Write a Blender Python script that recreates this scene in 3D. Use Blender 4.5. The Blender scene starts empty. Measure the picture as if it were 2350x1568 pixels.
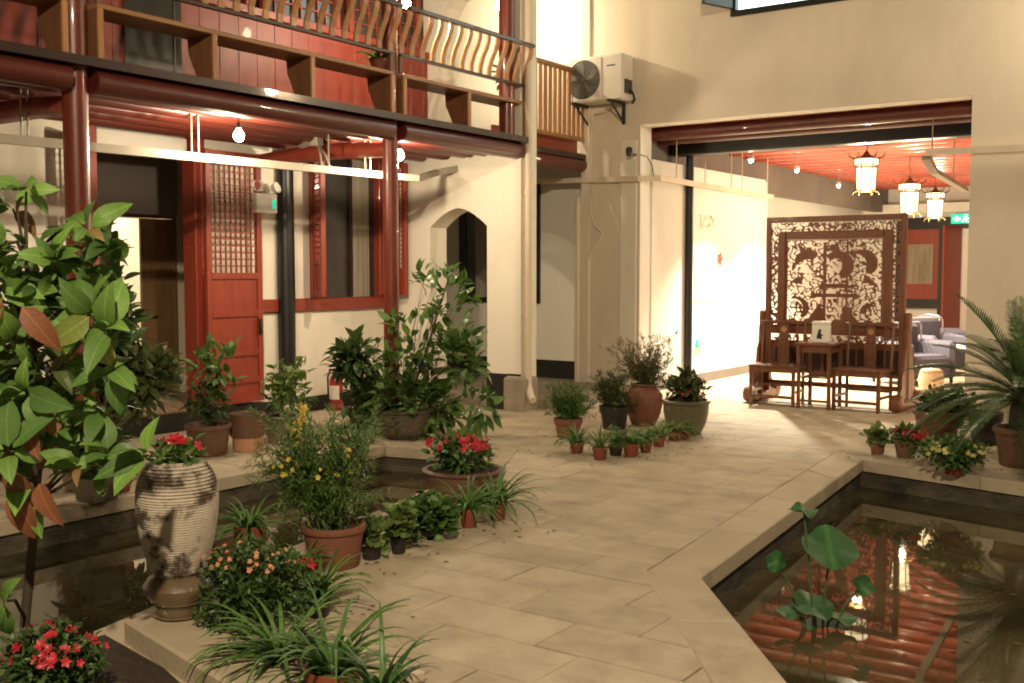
import bpy, math, random
import numpy as np
from mathutils import Vector, Matrix
random.seed(7); RNG = np.random.default_rng(7)
R = math.radians
sc = bpy.context.scene
COL = sc.collection
# ------------------------------------------------------------------ camera
FPX, CAMH = 2443.0, 1.6                     # focal length in picture units (picture 2350 wide), eye height
HEAD, PITCH = R(35.1), math.atan(159/2443.0)
cam = bpy.data.cameras.new('camera'); camo = bpy.data.objects.new('camera', cam); COL.objects.link(camo)
camo.location = (0, 0, CAMH); camo.rotation_euler = (math.pi/2-PITCH, 0, HEAD)
cam.sensor_width = 36; cam.lens = 36*FPX/2350; cam.clip_end = 300; cam.clip_start = .05
sc.camera = camo
# ------------------------------------------------------------------ world: night sky over a town
w = bpy.data.worlds.new('World'); sc.world = w; w.use_nodes = True
nt = w.node_tree; nt.nodes.clear()
sky = nt.nodes.new('ShaderNodeTexSky'); sky.sky_type = 'NISHITA'; sky.sun_disc = False
sky.sun_elevation = R(-4); sky.sun_rotation = R(200)
bg = nt.nodes.new('ShaderNodeBackground'); bg.inputs[1].default_value = .05
glow = nt.nodes.new('ShaderNodeBackground'); glow.inputs[0].default_value = (1, .80, .52, 1); glow.inputs[1].default_value = .05
ad = nt.nodes.new('ShaderNodeAddShader'); wo = nt.nodes.new('ShaderNodeOutputWorld')
nt.links.new(sky.outputs[0], bg.inputs[0]); nt.links.new(bg.outputs[0], ad.inputs[0]); nt.links.new(glow.outputs[0], ad.inputs[1]); nt.links.new(ad.outputs[0], wo.inputs[0])
sc.view_settings.view_transform = 'Standard'; sc.view_settings.look = 'None'
sc.cycles.filter_width = 1.9
sc.view_settings.exposure = 1.27; sc.view_settings.gamma = 1
WARM = (1.0, .805, .555)
def point(name, loc, power, rad=.05, col=WARM):
    l = bpy.data.lights.new(name, 'POINT'); l.energy = power; l.shadow_soft_size = rad; l.color = col
    o = bpy.data.objects.new(name, l); COL.objects.link(o); o.location = loc; return o
POW = dict(bulb=44, upper=34, gallery=60, yard=1650, right=150, lantern=52, spot=600, vest=10, room=45)
# ------------------------------------------------------------------ picture helpers (pixel -> direction; distance from what is touched)
_fw = Vector((-math.sin(HEAD)*math.cos(PITCH), math.cos(HEAD)*math.cos(PITCH), -math.sin(PITCH)))
_rt = Vector((math.cos(HEAD), math.sin(HEAD), 0)); _up = _rt.cross(_fw)
EYE = Vector((0, 0, CAMH)); FH = Vector((-math.sin(HEAD), math.cos(HEAD), 0))
def ray(x, y): return _fw + _rt*((x-1175)/FPX) - _up*((y-784)/FPX)
def G(x, y, z=0.0): d = ray(x, y); return EYE + d*((z-CAMH)/d.z)
def OX(x, y, X): d = ray(x, y); return EYE + d*(X/d.x)
def OY(x, y, Y): d = ray(x, y); return EYE + d*(Y/d.y)
def depth(p): return (Vector(p)-EYE).dot(_fw)
def Zat(x, y, p):                           # height of picture point (x, y) in the upright plane through p that faces the eye
    d = ray(x, y); t = (Vector(p)-EYE).dot(FH)/d.dot(FH); return CAMH + d.z*t
def AT(x, y, dist): d = ray(x, y); return EYE + d*dist
# ------------------------------------------------------------------ object helpers
def tag(o, label=None, cat=None, group=None, kind=None):
    if label: o['label'] = label
    if cat: o['category'] = cat
    if group: o['group'] = group
    if kind: o['kind'] = kind
    return o
def thing(name, label, cat, loc=(0, 0, 0), rz=0, group=None):
    o = bpy.data.objects.new(name, None); COL.objects.link(o); o.empty_display_size = .1
    o.location = loc; o.rotation_euler = (0, 0, rz); return tag(o, label, cat, group)
def link(name, me, parent=None, loc=(0, 0, 0), rot=None):
    o = bpy.data.objects.new(name, me); COL.objects.link(o); o.location = loc
    if rot is not None: o.rotation_euler = rot
    o.parent = parent; return o
class MB:
    def __init__(s): s.v = []; s.f = []
    def add(s, vs, fs):
        n = len(s.v); s.v += [tuple(q) for q in vs]; s.f += [tuple(i+n for i in f) for f in fs]; return s
    def box(s, x0, x1, y0, y1, z0, z1):
        return s.add([(x0,y0,z0),(x1,y0,z0),(x1,y1,z0),(x0,y1,z0),(x0,y0,z1),(x1,y0,z1),(x1,y1,z1),(x0,y1,z1)],
                     [(0,3,2,1),(4,5,6,7),(0,1,5,4),(1,2,6,5),(2,3,7,6),(3,0,4,7)])
    def bbox(s, x0, x1, y0, y1, z0, z1, b=.008):      # box with chamfered long edges
        pts = [(x0+b,y0),(x1-b,y0),(x1,y0+b),(x1,y1-b),(x1-b,y1),(x0+b,y1),(x0,y1-b),(x0,y0+b)]
        cx, cy = (x0+x1)/2, (y0+y1)/2; kx = 1-2*b/max(x1-x0,1e-4); ky = 1-2*b/max(y1-y0,1e-4)
        ins = [(cx+(px-cx)*kx, cy+(py-cy)*ky) for px, py in pts]
        rings = [[(x,y,z0) for x,y in ins],[(x,y,z0+b) for x,y in pts],[(x,y,z1-b) for x,y in pts],[(x,y,z1) for x,y in ins]]
        v = [q for r in rings for q in r]; f = [tuple(range(7,-1,-1)), tuple(range(24,32))]
        for k in range(3):
            for i in range(8): j=(i+1)%8; f.append((k*8+i,k*8+j,k*8+8+j,k*8+8+i))
        return s.add(v, f)
    def tube(s, path, r, n=8, cap=True):
        path = [Vector(p) for p in path]; rs = r if isinstance(r,(list,tuple)) else [r]*len(path)
        v=[]; f=[]; prev=None
        for i,p in enumerate(path):
            t = (path[min(i+1,len(path)-1)]-path[max(i-1,0)]).normalized()
            a = prev if prev is not None else (Vector((0,0,1)) if abs(t.z)<.9 else Vector((1,0,0)))
            u = (a - t*a.dot(t)).normalized(); b = t.cross(u); prev = u
            v += [p+u*(rs[i]*math.cos(2*math.pi*k/n))+b*(rs[i]*math.sin(2*math.pi*k/n)) for k in range(n)]
        for i in range(len(path)-1):
            for k in range(n): j=(k+1)%n; f.append((i*n+k,i*n+j,i*n+n+j,i*n+n+k))
        if cap: f += [tuple(range(n-1,-1,-1)), tuple(range((len(path)-1)*n,len(path)*n))]
        return s.add(v,f)
    def lathe(s, prof, n=28, c=(0,0,0), wob=0):
        v=[]; f=[]
        for r,z in prof:
            for k in range(n):
                a=2*math.pi*k/n; q=r*(1+wob*math.sin(3*a+z*9)); v.append((c[0]+q*math.cos(a),c[1]+q*math.sin(a),c[2]+z))
        for i in range(len(prof)-1):
            for k in range(n): j=(k+1)%n; f.append((i*n+k,i*n+j,i*n+n+j,i*n+n+k))
        f += [tuple(range(n-1,-1,-1)), tuple(range((len(prof)-1)*n,len(prof)*n))]
        return s.add(v,f)
    def prism(s, poly, a, b, ax='z'):                 # polygon extruded along an axis from a to b
        m = {'z':lambda p,h:(p[0],p[1],h),'x':lambda p,h:(h,p[0],p[1]),'y':lambda p,h:(p[0],h,p[1])}[ax]; n=len(poly)
        v=[m(p,a) for p in poly]+[m(p,b) for p in poly]
        return s.add(v,[tuple(range(n-1,-1,-1)),tuple(range(n,2*n))]+[(i,(i+1)%n,n+(i+1)%n,n+i) for i in range(n)])
    def mesh(s, name, mat, smooth=False, fix=True):
        me = bpy.data.meshes.new(name); me.from_pydata(s.v,[],s.f)
        if fix:
            import bmesh
            bm = bmesh.new(); bm.from_mesh(me); bmesh.ops.recalc_face_normals(bm, faces=bm.faces); bm.to_mesh(me); bm.free()
        for m in (mat if isinstance(mat,list) else [mat]): me.materials.append(m)
        if smooth:
            me.shade_smooth()
            try: me.set_sharp_from_angle(angle=R(40))
            except Exception: pass
        me.update(); return me
    def build(s, name, mat, parent=None, world=True, smooth=False, loc=None):
        o = link(name, s.mesh(name,mat,smooth), parent)
        if loc is not None: o.location = loc
        elif parent is not None and world:            # parts given in world coordinates
            l = Vector(parent.location)
            if parent.parent is not None: l = l+Vector(parent.parent.location)
            o.location = -l
        return o
# ------------------------------------------------------------------ materials
def mat(name, c1, c2=None, scale=3, rough=.6, bump=0, bscale=60, stretch=(1,1,1), metal=0, spec=.5, rand=0, c3=None, s3=1.2, t3=(.55,.7), coat=0, island=False, rvar=.08, bdist=.01, world3=False):
    m = bpy.data.materials.new(name); m.use_nodes = True; n = m.node_tree; L = n.links.new
    b = n.nodes['Principled BSDF']; b.inputs['Roughness'].default_value = rough; b.inputs['Metallic'].default_value = metal
    b.inputs['Specular IOR Level'].default_value = spec; b.inputs['Coat Weight'].default_value = coat
    tc = n.nodes.new('ShaderNodeTexCoord'); mp = n.nodes.new('ShaderNodeMapping'); mp.inputs['Scale'].default_value = stretch
    oi = n.nodes.new('ShaderNodeObjectInfo'); L(tc.outputs['Object'], mp.inputs[0])
    if rand:                                          # shift the pattern on each object
        sh = n.nodes.new('ShaderNodeVectorMath'); sh.operation='SCALE'; sh.inputs[0].default_value=(37,19,53); L(oi.outputs['Random'], sh.inputs['Scale']); L(sh.outputs[0], mp.inputs['Location'])
    nz = n.nodes.new('ShaderNodeTexNoise'); nz.inputs['Scale'].default_value = scale; nz.inputs['Detail'].default_value = 6; nz.inputs['Roughness'].default_value=.6; L(mp.outputs[0], nz.inputs['Vector'])
    cr = n.nodes.new('ShaderNodeValToRGB'); cr.color_ramp.elements[0].position=.3; cr.color_ramp.elements[1].position=.7
    c2 = c2 or tuple(x*.82 for x in c1)
    cr.color_ramp.elements[0].color=(*c2,1); cr.color_ramp.elements[1].color=(*c1,1); L(nz.outputs['Fac'], cr.inputs[0]); out = cr.outputs[0]
    if c3:
        n3 = n.nodes.new('ShaderNodeTexNoise'); n3.inputs['Scale'].default_value=s3; n3.inputs['Detail'].default_value=8; n3.inputs['Roughness'].default_value=.65; 
        if world3: g3 = n.nodes.new('ShaderNodeNewGeometry'); L(g3.outputs['Position'], n3.inputs['Vector'])
        else: L(mp.outputs[0], n3.inputs['Vector'])
        r3 = n.nodes.new('ShaderNodeMapRange'); r3.inputs[1].default_value=t3[0]; r3.inputs[2].default_value=t3[1]; L(n3.outputs['Fac'], r3.inputs[0])
        mx = n.nodes.new('ShaderNodeMix'); mx.data_type='RGBA'; L(r3.outputs[0], mx.inputs[0]); L(out, mx.inputs[6]); mx.inputs[7].default_value=(*c3,1); out = mx.outputs[2]
    if rand or island:
        hs = n.nodes.new('ShaderNodeHueSaturation'); mr = n.nodes.new('ShaderNodeMapRange'); k = rand or .3
        mr.inputs[3].default_value=1-k; mr.inputs[4].default_value=1+k
        if island: ge = n.nodes.new('ShaderNodeNewGeometry'); L(ge.outputs['Random Per Island'], mr.inputs[0])
        else: L(oi.outputs['Random'], mr.inputs[0])
        L(mr.outputs[0], hs.inputs['Value']); L(out, hs.inputs['Color']); out = hs.outputs[0]
    L(out, b.inputs['Base Color'])
    rr = n.nodes.new('ShaderNodeMapRange'); rr.inputs[3].default_value=max(.02,rough-rvar); rr.inputs[4].default_value=min(1,rough+rvar); L(nz.outputs['Fac'], rr.inputs[0]); L(rr.outputs[0], b.inputs['Roughness'])
    if bump:
        nb = n.nodes.new('ShaderNodeTexNoise'); nb.inputs['Scale'].default_value=bscale; nb.inputs['Detail'].default_value=5; L(mp.outputs[0], nb.inputs['Vector'])
        bp = n.nodes.new('ShaderNodeBump'); bp.inputs['Strength'].default_value=bump; bp.inputs['Distance'].default_value=bdist; L(nb.outputs['Fac'], bp.inputs['Height']); L(bp.outputs[0], b.inputs['Normal'])
    return m
def emis(name, col, s):
    m = bpy.data.materials.new(name); m.use_nodes=True; b=m.node_tree.nodes['Principled BSDF']
    b.inputs['Base Color'].default_value=(*[min(c,.9) for c in col],1); b.inputs['Emission Color'].default_value=(*col,1); b.inputs['Emission Strength'].default_value=s; return m
def leafmat(name, c1, c2, c3=None, rough=.42, per='obj', trans=.25):
    m = bpy.data.materials.new(name); m.use_nodes=True; n=m.node_tree; L=n.links.new; b=n.nodes['Principled BSDF']; out=n.nodes['Material Output']
    b.inputs['Roughness'].default_value=rough; b.inputs['Specular IOR Level'].default_value=.4
    cr = n.nodes.new('ShaderNodeValToRGB'); e=cr.color_ramp.elements; e[0].color=(*c2,1); e[1].color=(*c1,1)
    if c3: e[1].position=.9; x=e.new(.97); x.color=(*c3,1)
    src = n.nodes.new('ShaderNodeObjectInfo' if per=='obj' else 'ShaderNodeNewGeometry')
    L(src.outputs['Random' if per=='obj' else 'Random Per Island'], cr.inputs[0])
    tc=n.nodes.new('ShaderNodeTexCoord'); nz=n.nodes.new('ShaderNodeTexNoise'); nz.inputs['Scale'].default_value=18; nz.inputs['Detail'].default_value=3; L(tc.outputs['Object'],nz.inputs['Vector'])
    hs=n.nodes.new('ShaderNodeHueSaturation'); mr=n.nodes.new('ShaderNodeMapRange'); mr.inputs[3].default_value=.65; mr.inputs[4].default_value=1.3; L(nz.outputs['Fac'],mr.inputs[0]); L(cr.outputs[0],hs.inputs['Color'])
    if per=='obj' and trans>.2:       # paler midrib down the middle of the blade
        sx=n.nodes.new('ShaderNodeSeparateXYZ'); L(tc.outputs['Object'],sx.inputs[0]); ab=n.nodes.new('ShaderNodeMath'); ab.operation='ABSOLUTE'; L(sx.outputs[1],ab.inputs[0])
        mrr=n.nodes.new('ShaderNodeMapRange'); mrr.inputs[1].default_value=.006; mrr.inputs[2].default_value=.02; mrr.inputs[3].default_value=1.5; mrr.inputs[4].default_value=1; L(ab.outputs[0],mrr.inputs[0])
        mu=n.nodes.new('ShaderNodeMath'); mu.operation='MULTIPLY'; L(mr.outputs[0],mu.inputs[0]); L(mrr.outputs[0],mu.inputs[1]); L(mu.outputs[0],hs.inputs['Value'])
    else: L(mr.outputs[0],hs.inputs['Value'])
    L(hs.outputs[0], b.inputs['Base Color'])
    tr=n.nodes.new('ShaderNodeBsdfTranslucent'); L(hs.outputs[0],tr.inputs[0]); mx=n.nodes.new('ShaderNodeMixShader'); mx.inputs[0].default_value=trans
    L(b.outputs[0],mx.inputs[1]); L(tr.outputs[0],mx.inputs[2]); L(mx.outputs[0],out.inputs[0]); return m
M = {}
M['plaster'] = mat('plaster',(.78,.74,.63),(.72,.68,.57),1.3,.9,.12,90,c3=(.58,.52,.40),s3=1.3,t3=(.52,.8),stretch=(1,1,.3))
M['plaster_old'] = mat('plaster_old',(.73,.645,.515),(.66,.575,.455),1.1,.92,.15,70,c3=(.57,.49,.375),s3=1.0,t3=(.48,.8),stretch=(1,1,.5))
M['hallwhite'] = mat('hallwhite',(.84,.82,.78),(.80,.78,.73),1.5,.8,.05,80)
M['blackbase'] = mat('blackbase',(.016,.014,.013),(.010,.009,.008),4,.55,.1,60,c3=(.035,.03,.025),s3=3)
M['redwood'] = mat('redwood',(.30,.045,.022),(.22,.030,.015),5,.46,.15,40,stretch=(6,6,.5),coat=.1,c3=(.16,.032,.02),s3=2.2,t3=(.5,.75))
M['redwood_h'] = mat('redwood_h',(.28,.043,.022),(.20,.028,.014),5,.38,.12,40,stretch=(6,.5,6),coat=.25)
M['maroon'] = mat('maroon',(.125,.020,.012),(.075,.012,.008),4,.4,.2,30,stretch=(5,.5,5),coat=.3,c3=(.05,.014,.010),s3=2,t3=(.5,.7))
M['maroon_v'] = mat('maroon_v',(.20,.034,.018),(.125,.022,.012),4,.36,.15,30,stretch=(5,5,.4),coat=.25,c3=(.075,.018,.012),s3=2,t3=(.5,.72))
M['darkwood'] = mat('darkwood',(.04,.011,.007),(.02,.007,.005),6,.4,.2,40,stretch=(4,.6,4),coat=.3)
M['tanwood'] = mat('tanwood',(.37,.185,.075),(.27,.13,.05),6,.45,.15,50,stretch=(5,.6,5),rand=.12,coat=.15)
M['tanwood_v'] = mat('tanwood_v',(.48,.24,.09),(.34,.16,.06),6,.45,.15,50,stretch=(5,5,.6),rand=.15,coat=.15)
M['brownboard'] = mat('brownboard',(.21,.095,.042),(.14,.06,.028),5,.5,.2,40,stretch=(5,5,.6),rand=.1)
M['doorwood'] = mat('doorwood',(.22,.13,.06),(.15,.085,.04),4,.45,.1,40,stretch=(6,6,.4))
M['screenwood'] = mat('screenwood',(.22,.075,.028),(.13,.042,.016),7,.4,.2,50,stretch=(4,4,.7),coat=.3)
M['chairwood'] = mat('chairwood',(.20,.075,.032),(.11,.04,.018),7,.38,.15,50,stretch=(4,4,.7),coat=.35)
M['black'] = mat('black',(.012,.012,.012),(.008,.008,.008),5,.4,0)
M['glass'] = mat('glass',(.035,.036,.033),(.022,.022,.02),2,.12,0,spec=.7)
M['curtain'] = mat('curtain',(.40,.35,.26),(.2,.17,.13),7,.9,.2,20,stretch=(1,6,.1))
M['white'] = mat('white',(.80,.78,.72),(.76,.73,.66),6,.45,.02)
M['trunking'] = mat('trunking',(.38,.34,.27),(.31,.275,.215),4,.5,0)
M['pvc'] = mat('pvc',(.72,.62,.48),(.60,.50,.37),3,.45,.03,c3=(.42,.33,.22),s3=2,t3=(.6,.8),stretch=(1,1,.3))
M['acwhite'] = mat('acwhite',(.72,.68,.60),(.64,.60,.52),3,.45,.03,c3=(.5,.45,.36),s3=2.4,t3=(.6,.85))
M['acdark'] = mat('acdark',(.06,.058,.05),(.03,.03,.026),8,.5)
M['steel'] = mat('steel',(.03,.028,.025),None,8,.5,.1,metal=.3)
M['slab'] = mat('slab',(.50,.42,.30),(.40,.335,.235),2.2,.68,.35,45,rand=.085,c3=(.30,.24,.165),s3=3.2,t3=(.42,.72),bdist=.006,world3=True)
M['ground'] = mat('ground',(.40,.33,.23),(.20,.16,.11),1.2,.9,.4,50)
M['coping'] = mat('coping',(.47,.39,.275),(.37,.305,.21),2.5,.72,.5,40,rand=.07,c3=(.22,.18,.12),s3=2,t3=(.55,.78),bdist=.008)
M['pondwall'] = mat('pondwall',(.12,.095,.062),(.045,.037,.024),3,.75,.6,25,c3=(.018,.017,.011),s3=1.6,t3=(.45,.62),bdist=.02,stretch=(1,1,2.2))
M['mud'] = mat('mud',(.05,.043,.025),(.025,.022,.013),2,.8,.5,20)
M['terracotta'] = mat('terracotta',(.23,.085,.042),(.15,.055,.03),4,.8,.3,50,rand=.15,c3=(.30,.22,.155),s3=6,t3=(.56,.74))
M['redplastic'] = mat('redplastic',(.24,.055,.024),(.16,.036,.017),4,.6,.1,60,rand=.2,c3=(.14,.07,.04),s3=9,t3=(.55,.75))
M['brownpot'] = mat('brownpot',(.17,.085,.048),(.10,.05,.028),5,.6,.25,50,rand=.15,c3=(.24,.16,.10),s3=4,t3=(.6,.8))
M['greypot'] = mat('greypot',(.13,.095,.06),(.075,.058,.038),6,.6,.4,40,c3=(.20,.17,.12),s3=5,t3=(.55,.75))
M['greenglaze'] = mat('greenglaze',(.14,.115,.065),(.075,.07,.04),5,.3,.2,40,c3=(.20,.15,.075),s3=3,t3=(.5,.7),coat=.4)
M['darkpot'] = mat('darkpot',(.03,.022,.017),(.018,.014,.011),6,.5,.1)
M['clay'] = mat('clay',(.50,.27,.15),(.42,.21,.11),4,.8,.15,40)
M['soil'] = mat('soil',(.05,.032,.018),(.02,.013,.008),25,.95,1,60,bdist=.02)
M['urnglaze'] = mat('urnglaze',(.52,.46,.37),(.38,.325,.255),9,.75,.5,60,c3=(.07,.047,.03),s3=7.5,t3=(.50,.60),bdist=.01)
M['urnbase'] = mat('urnbase',(.16,.115,.065),(.09,.062,.034),7,.32,.3,50,c3=(.45,.40,.28),s3=6,t3=(.62,.68),coat=.4)
M['stem'] = mat('stem',(.07,.05,.03),(.035,.027,.017),20,.8,.4,60)
M['greenstem'] = mat('greenstem',(.07,.12,.03),(.05,.085,.02),10,.6)
M['bulb'] = emis('bulb',(1,.86,.58),60)
M['lanternpane'] = emis('lanternpane',(1,.80,.46),1.7)
M['lanterngold'] = mat('lanterngold',(.22,.12,.035),(.13,.07,.02),8,.35,.1,metal=.3)
M['spotglow'] = emis('spotglow',(1,.88,.65),40)
M['windowglow'] = emis('windowglow',(.80,1,.93),1.6)
M['signgreen'] = emis('signgreen',(.0,.45,.28),.5)
M['signwhite'] = emis('signwhite',(.85,1,.95),.9)
M['red_ext'] = mat('red_ext',(.38,.03,.02),(.30,.022,.015),4,.3,0,coat=.4)
M['paper'] = mat('paper',(.82,.80,.72),(.76,.73,.64),6,.9)
M['ink'] = mat('ink',(.62,.55,.45),(.5,.42,.33),30,.9)
M['redink'] = mat('redink',(.6,.06,.04),None,9,.6)
M['ceilred'] = mat('ceilred',(.50,.105,.07),(.40,.08,.05),4,.28,.08,30,stretch=(.5,6,6),coat=.6)
M['greywall'] = mat('greywall',(.20,.17,.15),(.15,.13,.115),2,.8,.1)
M['sofa'] = mat('sofa',(.12,.115,.15),(.085,.08,.11),30,.95,.3,300)
M['sofapipe'] = mat('sofapipe',(.5,.48,.5),None,10,.8)
M['ceramic'] = mat('ceramic',(.66,.50,.33),(.58,.42,.26),4,.25,0,c3=(.55,.14,.06),s3=4.5,t3=(.62,.66),coat=.5)
M['concrete'] = mat('concrete',(.33,.28,.21),(.24,.20,.15),3,.85,.5,40,c3=(.16,.135,.10),s3=2)
M['water'] = None
def watermat():
    m=bpy.data.materials.new('water'); m.use_nodes=True; n=m.node_tree; L=n.links.new; b=n.nodes['Principled BSDF']
    tc=n.nodes.new('ShaderNodeTexCoord'); nz=n.nodes.new('ShaderNodeTexNoise'); nz.inputs['Scale'].default_value=2.2; nz.inputs['Detail'].default_value=6; L(tc.outputs['Object'],nz.inputs['Vector'])
    cr=n.nodes.new('ShaderNodeValToRGB'); e=cr.color_ramp.elements; e[0].position=.35; e[1].position=.72; e[0].color=(.03,.024,.011,1); e[1].color=(.095,.076,.038,1); L(nz.outputs['Fac'],cr.inputs[0]); L(cr.outputs[0],b.inputs['Base Color'])
    b.inputs['IOR'].default_value=1.36; b.inputs['Roughness'].default_value=.022
    nb=n.nodes.new('ShaderNodeTexNoise'); nb.inputs['Scale'].default_value=4.5; nb.inputs['Detail'].default_value=2; L(tc.outputs['Object'],nb.inputs['Vector'])
    bp=n.nodes.new('ShaderNodeBump'); bp.inputs['Strength'].default_value=.012; bp.inputs['Distance'].default_value=.01; L(nb.outputs['Fac'],bp.inputs['Height']); L(bp.outputs[0],b.inputs['Normal']); return m
M['water']=watermat()
# ================================================================== SETTING: ground, paving, ponds
RP = [(-2.35,5.08),(-1.45,3.94),(-.40,2.55),(2.2,2.55),(2.2,7.85),(-2.73,9.11)]
LP = [(-6.6,1.2),(-3.85,1.2),(-5.1,6.5),(-5.6,7.5),(-6.57,7.31)]
def clip(poly, a, b, keep_left=True):
    out=[]; s = 1 if keep_left else -1
    def sd(p): return s*((b[0]-a[0])*(p[1]-a[1])-(b[1]-a[1])*(p[0]-a[0]))
    for i,p in enumerate(poly):
        q=poly[(i+1)%len(poly)]; dp,dq=sd(p),sd(q)
        if dp>=0: out.append(p)
        if (dp>0 and dq<0) or (dp<0 and dq>0):
            t=dp/(dp-dq); out.append((p[0]+(q[0]-p[0])*t,p[1]+(q[1]-p[1])*t))
    return out
def area(p): return abs(sum(p[i][0]*p[(i+1)%len(p)][1]-p[(i+1)%len(p)][0]*p[i][1] for i in range(len(p))))/2 if len(p)>2 else 0
def minus(poly, B):
    out=[]; cur=poly
    for i in range(len(B)):
        a,b=B[i],B[(i+1)%len(B)]
        o=clip(cur,a,b,False)
        if area(o)>1e-4: out.append(o)
        cur=clip(cur,a,b,True)
        if area(cur)<1e-5: break
    return out
def offset(P, d):
    out=[]; n=len(P)
    for i in range(n):
        a,b,c=Vector(P[i-1]),Vector(P[i]),Vector(P[(i+1)%n]); e1=(b-a).normalized(); e2=(c-b).normalized()
        n1=Vector((e1.y,-e1.x)); n2=Vector((e2.y,-e2.x)); k=d/(1+n1.dot(n2)); out.append(tuple(b+(n1+n2)*k))
    return out
def shrink(poly, d):
    s=sum(poly[i][0]*poly[(i+1)%len(poly)][1]-poly[(i+1)%len(poly)][0]*poly[i][1] for i in range(len(poly)))
    try: return offset(poly if s>0 else poly[::-1], -d)
    except Exception: return poly
def clean(poly):
    out=[]
    for p in poly:
        if not out or (abs(p[0]-out[-1][0])+abs(p[1]-out[-1][1]))>1e-3: out.append(p)
    if len(out)>2 and abs(out[0][0]-out[-1][0])+abs(out[0][1]-out[-1][1])<1e-3: out.pop()
    return out
def slab_mesh(poly, z0, z1, m, ch=.004):
    p=clean(poly); a=clean(p); b=shrink(p,ch)
    mb=MB(); n=len(p)
    if len(b)!=n or area(b)<.3*area(p): mb.prism(p,z0,z1); return mb
    v=[(x,y,z0) for x,y in p]+[(x,y,z1-ch) for x,y in p]+[(x,y,z1) for x,y in b]
    f=[tuple(range(2*n,3*n))]
    for k in (0,1):
        for i in range(n): j=(i+1)%n; f.append((k*n+i,k*n+j,k*n+n+j,k*n+n+i))
    return mb.add(v,f)
COP=.30
RPo, LPo = offset(RP,COP), offset(LP,COP)
mb=MB()
for q in minus([(-30,-12),(14,-12),(14,40),(-30,40)],offset(RP,.1)):
    for q2 in minus(q,offset(LP,.1)): mb.add([(x,y,-.016) for x,y in q2],[tuple(range(len(q2)))])
ground=mb.build('ground',M['ground']); tag(ground,'packed dark mortar bed under the courtyard paving','ground',kind='structure')
pav=thing('paving','beige stone slab paving of the courtyard path','paving',(-4,6,0)); tag(pav,kind='structure')
rows=[]; y=2.3; r=0
cnt=0
while y<12.28:
    h=min(.355,12.3-y); x=-8.95-(.36 if r%2 else 0)+random.uniform(-.06,.06)
    while x<1.0:
        L_=.71+random.uniform(-.03,.03) if y<8.6 else 1.0
        if y>8.9 and x>-2.4 and x<1: L_=1.2
        P0=[(x,y),(x+L_,y),(x+L_,y+h),(x,y+h)]
        P0=clip(P0,(-8.86,0),(-8.86,20),False)
        if len(P0)>2:
            def cut(poly,B):
                c=poly
                for i in range(len(B)): c=clip(c,B[i],B[(i+1)%len(B)],True)
                return minus(poly,B) if area(c)>1e-4 else [poly]
            cx=sum(p[0] for p in P0)/len(P0); cy=sum(p[1] for p in P0)/len(P0)
            if not (cx<-6.8 and cy>10.2):
                Q=shrink(P0,(.0042+.0026*random.random()) if cy<5.9 else .0006+.0008*random.random()); zt=random.uniform(-.0015,.0015)
                ps=[b for a in cut(Q,offset(RP,COP+.0015)) for b in cut(a,offset(LP,COP+.0015))]
                if len(ps)==1 and len(ps[0])==4 and area(ps[0])>.05: slab_mesh(ps[0],-.05,zt,None).build('paving_slab',M['slab'],pav); cnt+=1
                elif sum(area(p) for p in ps)>.003:
                    mb=MB()
                    for p in ps: mb.prism(clean(p),-.05,zt)
                    mb.build('paving_slab',M['slab'],pav); cnt+=1
        x+=L_
    y+=h; r+=1
print('SLABS',cnt)
def pond(P,name,label,zw=-.24,edges=None):
    Po=offset(P,COP); n=len(P)
    b=thing(name+'_kerb','row of worn stone coping slabs edging the '+label,'coping',(P[0][0],P[0][1],0)); tag(b,kind='structure')
    for i in edges:
        a0,a1,b0,b1=Vector(P[i]),Vector(P[(i+1)%n]),Vector(Po[i]),Vector(Po[(i+1)%n]); k=max(1,round((a1-a0).length/.95))
        for j in range(k):
            t0,t1=j/k,(j+1)/k
            q=[a0.lerp(a1,t0),a0.lerp(a1,t1),b0.lerp(b1,t1),b0.lerp(b1,t0)]
            q=[(p.x,p.y) for p in q]; q=shrink(q,.0025)
            slab_mesh(q,-.10,random.uniform(0,.004),None,.008).build('coping_stone',M['coping'],b)
    mb=MB(); Pi=offset(P,.03); Pw=offset(P,.25)
    for i in range(n):
        j=(i+1)%n; mb.add([(*Pi[i],-.7),(*Pi[j],-.7),(*Pi[j],-.09),(*Pi[i],-.09)],[(0,1,2,3)]); mb.add([(*Pi[i],-.09),(*Pi[j],-.09),(*Pw[j],-.09),(*Pw[i],-.09)],[(0,1,2,3)])
    mb.add([(*p,-.7) for p in Pi],[tuple(range(n))])
    tag(mb.build(name+'_basin',M['pondwall']),'dark stained stone basin of the '+label,'pond basin',kind='structure')
    mb=MB(); mb.add([(*p,zw) for p in offset(P,.028)],[tuple(range(n))])
    tag(mb.build(name+'_water',M['water']),'still dark water of the '+label,'water',kind='structure')
pond(RP,'lotus_pond','lotus pond beside the cycad',edges=[0,1,4,5])
pond(LP,'small_pond','narrow pond between path and timber house',edges=[1,2,3,4])
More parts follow.
